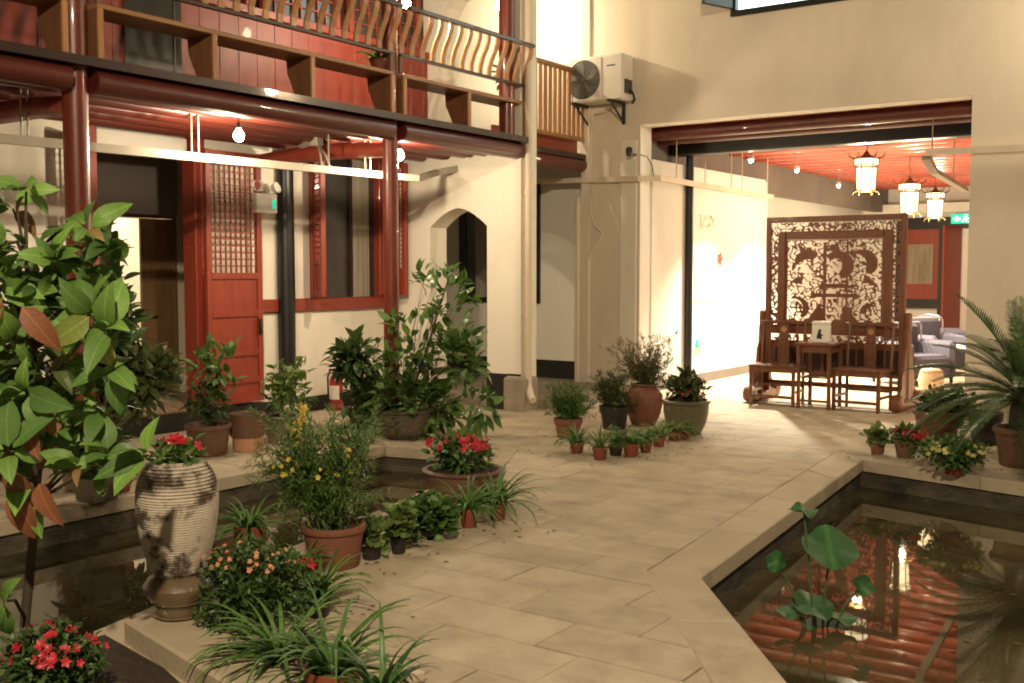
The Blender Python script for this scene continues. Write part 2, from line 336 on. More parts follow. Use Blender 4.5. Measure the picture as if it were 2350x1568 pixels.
# leaf litter on the water
def litter(P,zw,n,name,label):
    mb=MB(); xs=[p[0] for p in P]; ys=[p[1] for p in P]; k=0
    while k<n:
        x,y=random.uniform(min(xs),max(xs)),random.uniform(min(ys),max(ys))
        if any((P[(i+1)%len(P)][0]-P[i][0])*(y-P[i][1])-(P[(i+1)%len(P)][1]-P[i][1])*(x-P[i][0])<.05 for i in range(len(P))): continue
        a=random.uniform(0,6.28); s=random.uniform(.008,.028); c_,s_=math.cos(a)*s,math.sin(a)*s; z=zw+.003
        mb.add([(x-c_,y-s_,z),(x-s_*.4,y+c_*.4,z+.004),(x+c_,y+s_,z+.002),(x+s_*.4,y-c_*.4,z+.004)],[(0,1,2,3)]); k+=1
    tag(mb.build(name,mat(name,(.16,.10,.045),(.07,.05,.02),9,.7,island=True)),label,'litter',kind='stuff')
litter(RP,-.24,420,'floating_leaves','small fallen leaves floating on the lotus pond')
litter(LP,-.24,260,'pond_litter','small fallen leaves floating on the narrow pond')
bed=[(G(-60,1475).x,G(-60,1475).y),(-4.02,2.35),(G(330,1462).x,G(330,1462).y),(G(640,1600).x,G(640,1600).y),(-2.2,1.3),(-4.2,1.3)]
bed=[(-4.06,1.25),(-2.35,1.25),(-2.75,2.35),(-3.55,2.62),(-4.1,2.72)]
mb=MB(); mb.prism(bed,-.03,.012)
tag(mb.build('planting_bed',M['soil']),'dark strip added between path and narrow pond','soil',kind='structure')  # dark sheet added over the slabs to darken this near corner
# hall floor, gallery floor
mb=MB(); mb.add([(-9,12.3,.003),(2.5,12.3,.003),(2.5,24.2,.003),(-9,24.2,.003)],[(0,1,2,3)])
tag(mb.build('hall_floor',M['slab']),'pale worn floor running into the lit hall','floor',kind='structure')
mb=MB(); mb.bbox(-12,-6.72,10.38,12.52,-.03,.12,.012)
tag(mb.build('gallery_step',M['concrete']),'raised concrete walkway behind the white arch','floor',kind='structure')

# ================================================================== TIMBER HOUSE (left)
H_=thing('timber_house','two storey house with red timber front, balcony and white arched end wall','building',(-9,6,0))
ZB=3.10
def part(mbx,name,m,parent=H_,smooth=False): return mbx.build(name,m,parent,smooth=smooth)
XF=-9.0
# ground floor plaster wall panels (door opening Y 6.0..7.22, window Y 8.80..9.93)
mb=MB(); mb.box(XF-.15,XF,1,5.86,.0,3.05); part(mb,'wall',M['plaster'])
mb=MB(); mb.box(XF-.15,XF,7.24,8.74,.0,3.05); part(mb,'wall',M['plaster'])
mb=MB(); mb.box(XF-.15,XF,8.74,10.05,.0,1.15); part(mb,'wall',M['plaster'])
mb=MB(); mb.box(XF,XF+.02,7.9,10.04,.0,.16); part(mb,'base_board',M['blackbase'])
mb=MB(); mb.box(XF,XF+.02,1,5.8,.0,.16); part(mb,'base_board',M['blackbase'])
mb=MB(); mb.bbox(XF-.16,XF+.05,5.86,5.99,.1,3.04); part(mb,'door_post',M['redwood'])
mb=MB(); mb.bbox(XF-.16,XF+.05,7.10,7.235,.1,3.04); part(mb,'door_post',M['redwood'])
mb=MB(); mb.box(XF-.14,XF+.03,5.99,7.10,2.74,2.79); part(mb,'door_lintel',M['redwood_h'])
mb=MB(); mb.bbox(XF-.12,XF-.02,6.02,7.08,2.79,2.97,.02); part(mb,'header_box',M['acwhite'])
mb=MB(); mb.box(XF-.6,XF+.12,5.7,7.95,-.02,.18); s_=part(mb,'door_step',M['blackbase'])
mb=MB(); mb.bbox(XF-.6,XF+.125,5.69,7.3,.18,.21,.008); part(mb,'step_tread',M['doorwood'],s_)
# sill rail (red) across wall and below window
mb=MB(); mb.bbox(XF-.05,XF+.045,7.9,10.04,1.15,1.30,.012); part(mb,'sill_rail',M['redwood_h'])
# window frame and panes
wf=MB(); wf.bbox(XF-.1,XF+.04,8.74,8.83,1.30,3.04); wf.bbox(XF-.1,XF+.04,9.90,10.0,1.30,3.04); wf.bbox(XF-.1,XF+.04,8.83,9.90,2.96,3.04)
wn=part(wf,'window',M['redwood'])
mb=MB(); mb.box(XF-.07,XF-.06,8.83,9.90,1.30,2.96); part(mb,'pane',M['glass'],wn)
mb=MB(); mb.box(XF-.058,XF-.05,9.52,9.80,1.30,2.96); part(mb,'curtain',M['curtain'],wn)
mb=MB(); mb.box(XF-.055,XF-.03,9.44,9.47,1.30,2.96); part(mb,'mullion',M['darkwood'],wn)
# lattice leaf
def lattice(mb,u0,u1,z0,z1,t,nu,nz,b=.011):
    for i in range(1,nu): u=u0+(u1-u0)*i/nu; mb.box(u-b/2,u+b/2,-t/2,t/2,z0,z1)
    for i in range(1,nz): z=z0+(z1-z0)*i/nz; mb.box(u0,u1,-t/2+.001,t/2-.001,z-b/2,z+b/2)
def leaf(name,hinge,ang,wd,z0,z1,latz,panels,parent=H_,nu=7):
    # local: u along +X, thickness along Y
    st=.065; mb=MB(); mb.bbox(0,st,-.03,.03,z0,z1,.006); mb.bbox(wd-st,wd,-.03,.03,z0,z1,.006)
    zs=sorted(set([z0,latz[0],latz[1],z1]+panels))
    for z in panels+[latz[0],latz[1]-.06 if latz[1]>=z1 else latz[1]]: mb.box(st,wd-st,-.029,.029,z-.03,z+.035)
    mb.box(st,wd-st,-.029,.029,z0,z0+.06)
    me=mb.mesh(name,M['redwood'])
    o=link(name,me,parent,Vector((hinge[0],hinge[1],0))-Vector(parent.location),(0,0,ang))
    if latz[1]-latz[0]>.1:
        lb=MB(); lattice(lb,st,wd-st,latz[0]+.035,latz[1]-.03,.018,nu,int((latz[1]-latz[0])/((wd-2*st)/nu)*.95)); link('lattice',lb.mesh('lattice',M['redwood']),o)
    pz=sorted(panels+[z0+.06]); pz=[z for z in pz if z<latz[0]]+[latz[0]]
    for a,b in zip(pz[:-1],pz[1:]): q=MB(); q.box(st,wd-st,-.008,.008,a,b); link('panel',q.mesh('panel',M['redwood']),o)
    return o
dl=leaf('door_leaf',(-8.87,7.15),R(90),.74,.21,2.86,(1.56,2.82),[1.16,.74,.45] ,nu=9)
q=MB(); q.box(.67,.70,-.05,-.029,1.02,1.10); q.box(.672,.698,-.06,-.03,.93,1.03); link('padlock',q.mesh('padlock',M['black']),dl)
leaf('door_leaf',(-8.97,5.9),R(-36),.42,.21,2.86,(1.36,2.82),[.9,.5],nu=5)
leaf('window_casement',(-8.95,8.78),R(-30),.38,1.32,2.92,(1.72,2.9),[],nu=4)
leaf('window_casement',(-8.95,9.92),R(2),.40,1.32,2.92,(1.62,2.9),[],nu=5)
leaf('window_casement',(-8.97,4.35),R(-40),.5,.9,2.9,(1.3,2.86),[],nu=6)
# black post on facade with stone foot
mb=MB(); mb.lathe([(.095,.12),(.1,1.5),(.095,3.05)],20,(-8.93,8.31,0)); pp=part(mb,'post',M['black'],smooth=True)
mb=MB(); mb.lathe([(.12,0),(.16,.03),(.17,.08),(.14,.13),(.1,.14)],20,(-8.93,8.31,0)); part(mb,'stone_foot',M['coping'],pp,True)
# entrance room behind the door
mb=MB(); mb.box(-10.65,-10.5,5.5,7.15,0,3.0); mb.box(-10.65,-10.5,7.95,9.2,0,3.0); mb.box(-10.65,-10.5,7.15,7.95,2.22,3.0); mb.box(-10.5,-9.15,8.6,8.75,0,3.0); mb.box(-10.5,-9.15,5.5,5.6,0,3.0); part(mb,'inner_wall',M['plaster_old'])
mb=MB(); mb.box(-12.2,-9.15,5.4,9.2,-.02,.17); part(mb,'inner_floor',M['concrete'])
mb=MB(); mb.box(-12.2,-9.15,5.4,9.2,3.0,3.06); part(mb,'inner_ceiling',M['greywall'])
mb=MB(); mb.box(-12.3,-12.2,5.4,9.2,0,3.0); mb.box(-12.2,-10.65,5.4,5.5,0,3.0); mb.box(-12.2,-10.65,9.1,9.2,0,3.0); part(mb,'room_wall',M['hallwhite'])
mb=MB(); mb.bbox(-10.49,-10.44,7.09,7.15,.17,2.28); mb.bbox(-10.49,-10.44,7.95,8.01,.17,2.28); mb.bbox(-10.49,-10.44,7.15,7.95,2.22,2.28); part(mb,'inner_door_frame',M['doorwood'])
mb=MB(); mb.bbox(-10.46,-10.42,7.5,7.94,.18,2.21); dd=part(mb,'inner_door',M['doorwood'])
mb=MB(); mb.tube([(-10.40,7.56,1.1),(-10.36,7.56,1.1),(-10.36,7.66,1.1)],.012); part(mb,'handle',M['steel'],dd)
mb=MB(); mb.box(-10.3,-10.27,6.3,7.9,2.25,2.95); part(mb,'transom_panel',M['greywall'])
mb=MB(); mb.bbox(-10.4,-9.9,8.1,8.58,.17,2.32); part(mb,'black_cabinet',M['black'])
# veranda columns
def column(x,y,z0,z1,r=.1):
    mb=MB(); mb.lathe([(r,z0),(r*1.02,(z0+z1)/2),(r*.97,z1)],24,(x,y,0)); o=part(mb,'column',M['maroon_v'],smooth=True)
    if z0<1: mb=MB(); mb.lathe([(.11,0),(.145,.03),(.155,.09),(.125,.15),(r+.005,.16)],24,(x,y,0)); part(mb,'stone_foot',M['coping'],o,True)
YC1,YC2=4.55,7.95
column(-7.05,YC1,.1,7,.088); column(-7.05,YC2,.1,7,.076); column(-7.05,9.93,ZB,7,.09)
column(-7.05,1.1,.1,7,.088)
# balcony floor, edge beam, joists
mb=MB(); mb.box(-8.3,-6.9,.8,10.05,ZB-.03,ZB+.025); part(mb,'balcony_floor',M['darkwood'])
mb=MB(); mb.box(-6.9,-6.86,.8,10.16,ZB-.035,ZB+.03); part(mb,'floor_edge',M['darkwood'])
for a,b in ((.8,YC1-.1),(YC1+.1,YC2-.08),(YC2+.08,10.14)):
    mb=MB(); mb.tube([(-6.99,a,2.98),(-6.99,b,2.98)],.095,20); part(mb,'edge_beam',M['maroon'],smooth=True)
for x in (-7.32,-7.62,-7.95,-8.3,-8.65):
    mb=MB(); mb.tube([(x,.8,2.99),(x,9.9-(x+8)*.05,2.99)],.072,14); part(mb,'joist',M['maroon'],smooth=True)
mb=MB(); mb.box(-9.15,-8.3,.8,10.05,3.05,3.08); part(mb,'veranda_ceiling',M['darkwood'])
for yc in (YC1,YC2):
    mb=MB(); mb.tube([(-7.05,yc,2.80),(-7.6,yc,2.83),(-8.3,yc,2.83),(-9,yc,2.80)],[.07,.085,.085,.07],16); part(mb,'cross_beam',M['redwood_h'],smooth=True)
# upper wall: red boards with windows
XU=-8.3
ub=[ .8,2.2,3.6,4.9,6.3,7.7,9.0,10.05]
yy=.8; k=0
while yy<10.04:
    y1=min(yy+.235,10.05)
    mb=MB(); mb.bbox(XU-.06,XU+random.uniform(-.002,.002),yy,y1-.002,ZB+.025,4.15 if k%99<99 else 7,.004); part(mb,'wall_board',M['redwood']); yy=y1; k+=1
mb=MB(); mb.box(XU-.1,XU-.065,.8,10.05,ZB,7); part(mb,'wall_back',M['darkwood'])
mb=MB(); mb.bbox(XU-.05,XU+.03,.8,10.05,4.15,4.23,.006); part(mb,'upper_rail',M['redwood_h'])
for a,b in ((1.0,2.2),(2.3,3.5),(3.7,4.9),(6.2,7.3),(7.45,8.55),(8.7,9.9)):
    fr=MB(); fr.bbox(XU-.05,XU+.02,a,a+.07,4.23,6.4); fr.bbox(XU-.05,XU+.02,b-.07,b,4.23,6.4); o=part(fr,'upper_window',M['redwood'])
    mb=MB(); mb.box(XU-.045,XU-.035,a+.07,b-.07,4.23,6.4); part(mb,'pane',M['glass'],o)
    lb=MB()
    for i in range(1,8): u=a+.07+(b-a-.14)*i/8; lb.box(XU-.03,XU-.012,u-.007,u+.007,4.23,6.4)
    for i in range(1,16): z=4.23+2.17*i/16; lb.box(XU-.029,XU-.013,a+.07,b-.07,z-.007,z+.007)
    part(lb,'lattice',M['redwood'],o)
p0,p1=OX(282,40,XU),OX(415,160,XU)
mb=MB(); mb.box(XU+.004,XU+.02,p0.y,p1.y,3.2,4.14); o=part(mb,'dark_window',M['glass'])
mb=MB(); mb.box(XU+.021,XU+.03,p1.y-.09,p1.y-.075,3.2,4.14); part(mb,'glazing_bar',M['darkwood'],o)
# shelf bench with bracket boards
for a,b in ((.8,YC1-.12),(YC1+.12,YC2-.07),(YC2+.07,10.14)):
    mb=MB(); mb.bbox(-7.27,-6.93,a,b,3.50,3.538,.005); part(mb,'flower_shelf',M['tanwood'])
prof=[(-6.945,3.125),(-6.945,3.5),(-7.25,3.5),(-7.24,3.38),(-7.17,3.24),(-7.12,3.125)]
for yb in (1.3,2.4,3.4,YC1-.14,YC1+.14,5.72,6.80,YC2-.09,YC2+.09,9.08,10.10):
    mb=MB(); mb.prism(prof,yb-.016,yb+.016,'y'); o=part(mb,'shelf_bracket',M['brownboard'])
    mb=MB(); mb.box(-6.945,-6.925,yb-.022,yb+.022,3.125,3.5); part(mb,'bracket_edge',M['tanwood_v'],o)
# balustrade with bowed balusters
prof=[(-6.945,3.72),(-6.94,3.80),(-6.905,3.90),(-6.86,3.98),(-6.83,4.06),(-6.825,4.13)]
def bal_mesh():
    v=[];f=[]; w2=.03;t2=.010
    for x,z in prof: v+=[(x-t2,-w2,z),(x+t2,-w2,z),(x+t2,w2,z),(x-t2,w2,z)]
    for i in range(len(prof)-1):
        for k in range(4): f.append((i*4+k,i*4+(k+1)%4,i*4+4+(k+1)%4,i*4+4+k))
    f+=[(0,1,2,3),(20,21,22,23)]
    return MB().add(v,f).mesh('baluster',M['tanwood_v'])
bme=bal_mesh()
for a,b in ((1.2,YC1-.12),(YC1+.12,YC2-.08),(YC2+.02,10.12)):
    mb=MB(); mb.bbox(-6.965,-6.92,a,b,3.695,3.725,.004); bl=part(mb,'balustrade',M['darkwood'])
    mb=MB(); mb.bbox(-6.845,-6.785,a,b,4.12,4.16,.008); part(mb,'handrail',M['darkwood'],bl)
    n=int((b-a)/.155)
    for i in range(n+1):
        o=link('baluster',bme,bl,(0,a+.03+(b-a-.06)*i/n,0)); o.location=Vector((0,a+.03+(b-a-.06)*i/n,0))
    for yb in (a+.02,b-.02): mb=MB(); mb.bbox(-6.97,-6.93,yb-.02,yb+.02,3.535,3.70,.003); part(mb,'rail_support',M['brownboard'],bl)
# world offset fix for balusters: parent chain sits at world origin through negative offsets
# arched end wall
def arcpts(x0,x1,zs,zt,n=14):      # flattened arch from right to left
    cx=(x0+x1)/2; hw=(x1-x0)/2
    return [(cx+hw*math.cos(t),zs+(zt-zs)*math.sin(t)**.9) for t in [math.pi*i/n for i in range(1,n)]]
lo=[(-9.3,0),(-8.28,0),(-8.28,2.14)]+[(-8.28+.86*i/14,2.14+.22*(1-abs(2*i/14-1)**1.7)) for i in range(1,14)]+[(-7.42,2.14),(-7.42,0),(-6.94,0),(-6.94,3.06),(-9.3,3.06)]
mb=MB(); mb.prism(lo,10.05,10.37,'y'); part(mb,'arch_wall',M['plaster'])
up=[(-9.3,3.06),(-8.14,3.06),(-8.14,4.35)]+arcpts(-8.14,-7.12,4.35,4.95)[::-1]+[(-7.12,4.35),(-7.12,3.06),(-6.94,3.06),(-6.94,7.2),(-9.3,7.2)]
mb=MB(); mb.prism(up,10.05,10.37,'y'); part(mb,'arch_wall',M['plaster'])
for bb in ((-7.424,-7.13,10.045,10.37,.001,.42),(-7.13,-6.938,10.046,10.05,.40,.425),(-8.28,-8.276,10.05,10.372,.1,.28),(-8.9,-8.28,10.045,10.05,.0,.16)):
    mb=MB(); mb.box(*bb); part(mb,'base_board',M['blackbase'])
mb=MB(); mb.bbox(-7.15,-6.86,9.985,10.30,-.02,.39,.02); part(mb,'corner_stone',M['concrete'])
# rear gallery balcony between arch wall and the plaster house
xg=-7.46
mb=MB(); mb.box(-12,xg,10.37,12.5,3.09,3.16); part(mb,'gallery_floor',M['darkwood'])
mb=MB(); mb.tube([(xg-.02,10.37,3.02),(xg-.02,12.28,3.02)],.085,16); part(mb,'gallery_beam',M['maroon'],smooth=True)
mb=MB(); mb.bbox(xg-.04,xg+.05,10.37,12.34,3.09,3.165,.01); part(mb,'gallery_edge',M['darkwood'])
mb=MB(); mb.bbox(xg-.14,xg-.1,10.37,12.28,3.165,3.36,.005); part(mb,'gallery_fascia',M['redwood_h'])
mb=MB(); mb.bbox(xg-.03,xg+.03,10.37,12.28,4.20,4.26,.008); gb=part(mb,'gallery_rail',M['tanwood'])
mb=MB(); mb.bbox(xg-.025,xg+.025,10.37,12.28,3.33,3.38,.008); part(mb,'bottom_rail',M['tanwood'],gb)
vs=MB(); vs.bbox(-.014,.014,-.03,.03,3.38,4.20,.003); vme=vs.mesh('baluster',M['tanwood_v'])
for i in range(17): link('baluster',vme,gb,(xg,10.45+i*.112,0))
# roof eave out of the picture keeps sky light off the balcony
mb=MB(); mb.box(-10.5,-6.2,.3,13,7.0,7.15); part(mb,'roof',M['darkwood'])

# ================================================================== PLASTER HOUSE (back)
B_=thing('plaster_house','tall cream plastered house with wide opening into a lit red-ceilinged hall','building',(-4,14,0))
def bp(mbx,name,m,parent=B_,smooth=False): return mbx.build(name,m,parent,smooth=smooth)
Y0,Y1=12.3,12.6
mb=MB(); mb.box(-7.5,-6.62,Y0,Y1,0,7.5); mb.box(-2.61,3.4,Y0,Y1,0,7.5); mb.box(-6.62,-2.61,Y0,Y1,3.5,4.69)
mb.box(-6.62,-5.39,Y0,Y1,4.69,7.5); mb.box(-3.2,-2.61,Y0,Y1,4.69,7.5); mb.box(-5.39,-3.2,Y0,Y1,6.2,7.5); bp(mb,'front_wall',M['plaster_old'])
mb=MB(); mb.box(-12.5,-7.5,12.5,12.7,0,7.5); bp(mb,'recessed_wall',M['plaster'])
mb=MB(); mb.box(-12,-7.5,12.485,12.5,.12,.37); bp(mb,'base_board',M['blackbase'])
mb=MB(); mb.bbox(-7.56,-7.50,12.22,12.48,.0,2.6,.01); mb.bbox(-7.5,-7.36,12.26,12.3,.0,7.4,.01); bp(mb,'corner_pilaster',M['plaster_old'])
mb=MB(); mb.bbox(-6.9,-6.66,12.275,12.3,0,3.3,.008); bp(mb,'jamb_pilaster',M['plaster'])
mb=MB(); mb.box(-6.6205,-6.6175,Y0+.002,Y1,.004,3.498); mb.box(-6.6,-2.62,Y0+.004,Y1,3.494,3.4985); bp(mb,'opening_lining',M['hallwhite'])
fr=MB(); fr.bbox(-9.72,-8.29,12.46,12.5,1.16,1.24); fr.bbox(-9.72,-8.29,12.46,12.5,2.8,2.88); fr.bbox(-9.72,-9.60,12.46,12.5,1.24,2.8); fr.bbox(-8.41,-8.29,12.46,12.5,1.24,2.8); fr.bbox(-9.05,-8.97,12.46,12.5,1.24,2.8); o=bp(fr,'gallery_window',M['black'])
mb=MB(); mb.box(-9.6,-8.41,12.485,12.495,1.24,2.8); bp(mb,'pane',M['glass'],o)
mb=MB(); mb.box(-9.42,-9.1,12.475,12.484,1.24,2.8); bp(mb,'curtain',M['curtain'],o)
# upper lit window with an open sash
fr=MB(); fr.bbox(-5.39,-3.2,12.26,12.4,4.69,4.76); fr.bbox(-5.39,-5.32,12.26,12.4,4.76,6.2); fr.bbox(-3.27,-3.2,12.26,12.4,4.76,6.2); fr.bbox(-4.33,-4.27,12.3,12.4,4.76,6.2); o=bp(fr,'upper_window',M['black'])
mb=MB(); mb.box(-5.32,-3.27,12.36,12.37,4.76,6.2); bp(mb,'pane',M['windowglow'],o)
mb=MB(); mb.bbox(-.06,0,-.5,0,4.78,6.1,.006); sa=link('open_sash',mb.mesh('open_sash',M['black']),o,(-5.34,12.28,0),(0,0,R(-20)))
# hall behind
mb=MB(); mb.box(-6.76,-6.6,Y1,16.5,.004,3.08); bp(mb,'hall_wall',M['hallwhite'])
mb=MB(); mb.box(-6.6,-6.585,Y1,16.5,.004,.14); bp(mb,'skirting',M['greywall'])
mb=MB(); mb.box(-7.6,-7.4,16.5,24,.004,3.05); mb.box(-7.4,-6.6,16.5,16.6,.004,3.05) ; bp(mb,'hall_wall',M['hallwhite'])
mb=MB(); mb.box(-6.95,-6.77,Y1,24,2.9,3.6); bp(mb,'upper_wall',M['greywall'])
mb=MB(); mb.box(2.0,2.2,Y1,24,.004,3.6); bp(mb,'hall_side_wall',M['hallwhite'])
mb=MB(); mb.box(-9,2.2,24,24.2,.004,3.6); bp(mb,'hall_end_wall',M['hallwhite'])
mb=MB(); mb.box(-8,2.2,Y1,24.1,3.52,3.6); bp(mb,'hall_ceiling',M['ceilred'])
rme=MB().tube([(-6.76,0,0),(2.05,0,0)],.08,14).mesh('rafter',M['ceilred'],True)
for i in range(20):
    link('rafter',rme,B_,Vector((0,14.0+i*.5,3.45))-Vector(B_.location))
for yb,zb in ((12.78,3.42),(13.12,3.40)):
    mb=MB(); mb.tube([(-6.76,yb,zb),(2,yb,zb)],.085,18); bp(mb,'front_log',M['maroon'],smooth=True)
mb=MB(); mb.bbox(-6.76,2,13.38,13.62,3.20,3.52,.01); bp(mb,'black_beam',M['black'])
mb=MB(); mb.tube([(-6.55,13.62,0),(-6.55,13.62,3.2)],.055,16); bp(mb,'hall_post',M['black'],smooth=True)
mb=MB(); mb.bbox(-7.2,2,23.6,23.8,2.86,3.06,.01); bp(mb,'white_beam',M['hallwhite'])
# hall end: red doors in dark frames
a=OY(2070,500,23.9); b_=OY(2240,740,23.9)
dr=MB(); zt=2.72
dr.box(-6.55,-6.45,23.9,23.98,0,zt); dr.box(-5.66,-5.36,23.88,23.98,0,zt); dr.box(-6.45,-4.0,23.9,23.98,zt-.2,zt+.05); dr.box(-6.45,-5.62,23.9,23.98,.82,1.02); dr.box(-4.7,-3.9,23.9,23.98,0,zt-.2); dw=bp(dr,'end_frame',M['black'])
mb=MB(); mb.box(-6.45,-5.62,23.93,23.97,1.02,zt-.14); bp(mb,'red_panel',M['redwood'],dw)
mb=MB(); mb.box(-6.3,-5.78,23.915,23.93,1.35,2.2); bp(mb,'pane',M['curtain'],dw)
mb=MB(); mb.bbox(-.02,.02,0,.8,.02,zt-.16,.005); o=link('red_door',mb.mesh('red_door',M['redwood']),dw,Vector((-5.38,23.1,0)),(0,0,R(-12)))
# ================================================================== FITTINGS
def bulb_lamp(p,label,power,ztop,key=None):
    t=thing('hanging_bulb',label,'bulb',p,group=None)
    mb=MB(); mb.lathe([(.004,-.075),(.03,-.065),(.045,-.035),(.042,-.005),(.02,.03),(.014,.04)],16); mb.build('glass_bulb',M['bulb'],t,False,True)
    mb=MB(); mb.lathe([(.014,.038),(.018,.045),(.016,.085),(.004,.09)],12); mb.build('socket',M['black'],t,False,True)
    mb=MB(); mb.tube([(0,0,.085),(0,0,max(.1,ztop-p[2]))],.004,6); mb.build('cord',M['black'],t,False)
    pl=point('bulb_light',Vector(p)+Vector((.0,0,-.12)),power,.035)
    return t
p=OX(548,305,-7.22); bulb_lamp(p,'bare lit bulb hanging over the open red door',POW['bulb'],2.93)
p=OX(917,352,-7.22); bulb_lamp(p,'bare lit bulb hanging just past the red column beside the window',POW['bulb'],2.93)
p=OX(932,2,-7.12); bulb_lamp(p,'lit bulb hanging in the upstairs balcony above the bowed balusters',POW['upper'],6.9)
p=(-8.3,11.5,5.1); bulb_lamp(p,'lit bulb hanging in the upper gallery behind the arched wall',POW['gallery'],6.9)
def wall_lamp(p,label,power,pole):
    t=thing('yard_lamp',label,'lamp',(p[0],p[1],0))
    if pole: MB().tube([(0,0,-.03),(0,0,p[2]+.02)],[.05,.03],12).build('pole',M['steel'],t,False,True)
    else: MB().box(-.05,.05,.0,12.3-p[1]-.001,p[2]+.06,p[2]+.1).build('arm',M['steel'],t,False)
    MB().lathe([(.02,p[2]+.14),(.14,p[2]+.06),(.15,p[2]+.04)],18).build('shade',M['steel'],t,False,True)
    MB().lathe([(.005,p[2]-.07),(.05,p[2]-.05),(.06,p[2]),(.03,p[2]+.05)],16).build('glass_bulb',M['bulb'],t,False,True)
    point('lamp_light',(p[0],p[1],p[2]-.14),power,.10)
wall_lamp((1.2,-1.6,5.8),'unseen tall lamp post added at the open end of the courtyard for general light',POW['yard'],True)  # post and lamp added behind the camera to light the whole courtyard
wall_lamp((-.55,12.0,4.7),'arm lamp fixed to the plaster house wall beyond the cycad',POW['right'],False)
# ---- cable trunking
def trunk(name,label,path,w=.05,h=.07,m='trunking',rods=()):
    t=thing(name,label,'cable trunking',path[0]); mb=MB()
    for a,b in zip(path[:-1],path[1:]):
        a,b=Vector(a),Vector(b); d=(b-a).normalized(); s=d.cross(Vector((0,0,1))).normalized()*w/2; u=s.cross(d).normalized()*h/2; a=a-d*.012; b=b+d*.012
        mb.add([a-s-u,a+s-u,a+s+u,a-s+u,b-s-u,b+s-u,b+s+u,b-s+u],[(0,3,2,1),(4,5,6,7),(0,1,5,4),(1,2,6,5),(2,3,7,6),(3,0,4,7)])
    mb.build('channel',M[m],t)
    for a,zt in rods: MB().tube([a,(a[0],a[1],zt)],.008,6).build('hanger_rod',M[m],t)
A_=OX(-60,312,-7.55); Bq=OX(957,410,-7.55); Cq=OY(1003,396,9.72); Dq=OY(1046,388,10.04)
rods=[(OX(x,y,-7.55),2.95) for x,y in ((50,322),(65,324),(440,360),(456,362),(755,390),(838,402),(850,404))]
trunk('cable_trunking','long cream cable trunking slung under the balcony past both red columns',[A_,Bq,Cq,Dq],rods=rods)
trunk('cable_trunking','grubby cable trunking along the plaster wall below the outdoor unit',[(-8.35,12.24,2.85),(-6.62,12.24,2.80),(-6.45,12.5,2.82),(-6.45,16.4,2.80)],m='pvc',rods=[((-6.45,y,2.82),3.4) for y in (13.0,13.9,14.8,15.2,16.2)])
trunk('cable_trunking','cable trunking crossing the plaster wall above the cycad',[(-3.05,12.24,2.91),(-.2,12.24,2.86)],m='pvc',rods=[])
trunk('cable_trunking','white cable trunking running back under the red hall ceiling',[(-3.1,12.4,2.87),(-3.2,13.2,2.78),(-3.35,15.5,2.72)],w=.09,h=.05,rods=[((-3.18,13.0,2.8),3.4),((-3.3,14.6,2.74),3.4)])
# junction box and cables over the window
t=thing('junction_box','small cream junction box with cables under the veranda beam','junction box',OX(727,322,-7.9)); l=t.location
MB().bbox(-.05,.05,-.05,.05,-.06,.08,.01).build('box',M['trunking'],t,False)
e=OX(625,340,-8.95)-l
for k in range(3): MB().tube([(0,-.03,-.02*k),(e.x*.5,e.y*.5,e.z*.5-.03-.015*k),(e.x,e.y,e.z-.02*k)],.008,6).build('cable',M['trunking'],t,False,True)
for q in ((741,395),(762,397)): f=OX(q[0],q[1],-7.55)-l; MB().tube([(0,.02,-.04),(f.x*.6,f.y*.6,f.z*.5),tuple(f)],.011,6).build('cable',M['trunking'],t,False,True)
# twin-spot emergency light
p=OX(609,468,-8.84); t=thing('emergency_light','white twin-spot emergency light on the wall beside the black post','emergency light',p)
MB().bbox(-.15,.03,-.15,.15,-.1,.11,.01).build('box',M['white'],t,False)
MB().box(.031,.034,.07,.115,-.05,.05).build('green_mark',M['signgreen'],t,False)
for yy in (-.09,.15):
    o=MB().lathe([(.012,-.03),(.05,0),(.065,.05),(.06,.052),(.045,.02),(.01,.012)],18).mesh('lamp_head',M['white'],True)
    o=link('lamp_head',o,t,(-.03,yy,.17),(0,R(70),R(-25 if yy<0 else 15)))
# ---- outdoor air-conditioner unit
t=thing('outdoor_unit','white outdoor air-conditioner unit on brackets high on the plaster wall','air conditioner',(-7.14,12.0,3.8))
MB().bbox(-.415,.415,0,.29,0,.58,.02).build('case',M['acwhite'],t,False)
MB().bbox(-.36,.36,-.003,.01,.01,.03,.002).build('lip',M['acwhite'],t,False)
fg=thing('x','x','x'); bpy.data.objects.remove(fg)
gr=MB()
gr.bbox(-.41,.11,-.012,0,.02,.56,.004); g=gr.build('fan_panel',M['acwhite'],t,False)
c=(-.155,.29)
def ycyl(mb,r,y0,y1,n=36): mb.prism([(c[0]+r*math.cos(2*math.pi*i/n),c[1]+r*math.sin(2*math.pi*i/n)) for i in range(n)],y0,y1,'y')
mb=MB(); ycyl(mb,.25,-.016,-.011); mb.build('fan_well',M['acdark'],g,False)
mb=MB()
for i in range(5):
    a0=i*2*math.pi/5; pts=[(c[0]+r_*math.cos(a0+da),c[1]+r_*math.sin(a0+da)) for r_,da in ((.04,0),(.15,.1),(.235,.35),(.235,.8),(.12,.55))]
    mb.prism(pts,-.019,-.0165,'y')
mb.build('fan_blade',mat('fanblade',(.16,.155,.13),(.12,.115,.095),6,.5),g,False)
mb=MB()
for k in range(1,10):
    r_=.0268*k; mb.tube([(c[0]+r_*math.cos(2*math.pi*i/24),-.028,c[1]+r_*math.sin(2*math.pi*i/24)) for i in range(25)],.0022,4,False)
for i in range(8): a0=i*math.pi/4; mb.tube([(c[0],-.030,c[1]),(c[0]+.25*math.cos(a0),-.026,c[1]+.25*math.sin(a0))],.003,4)
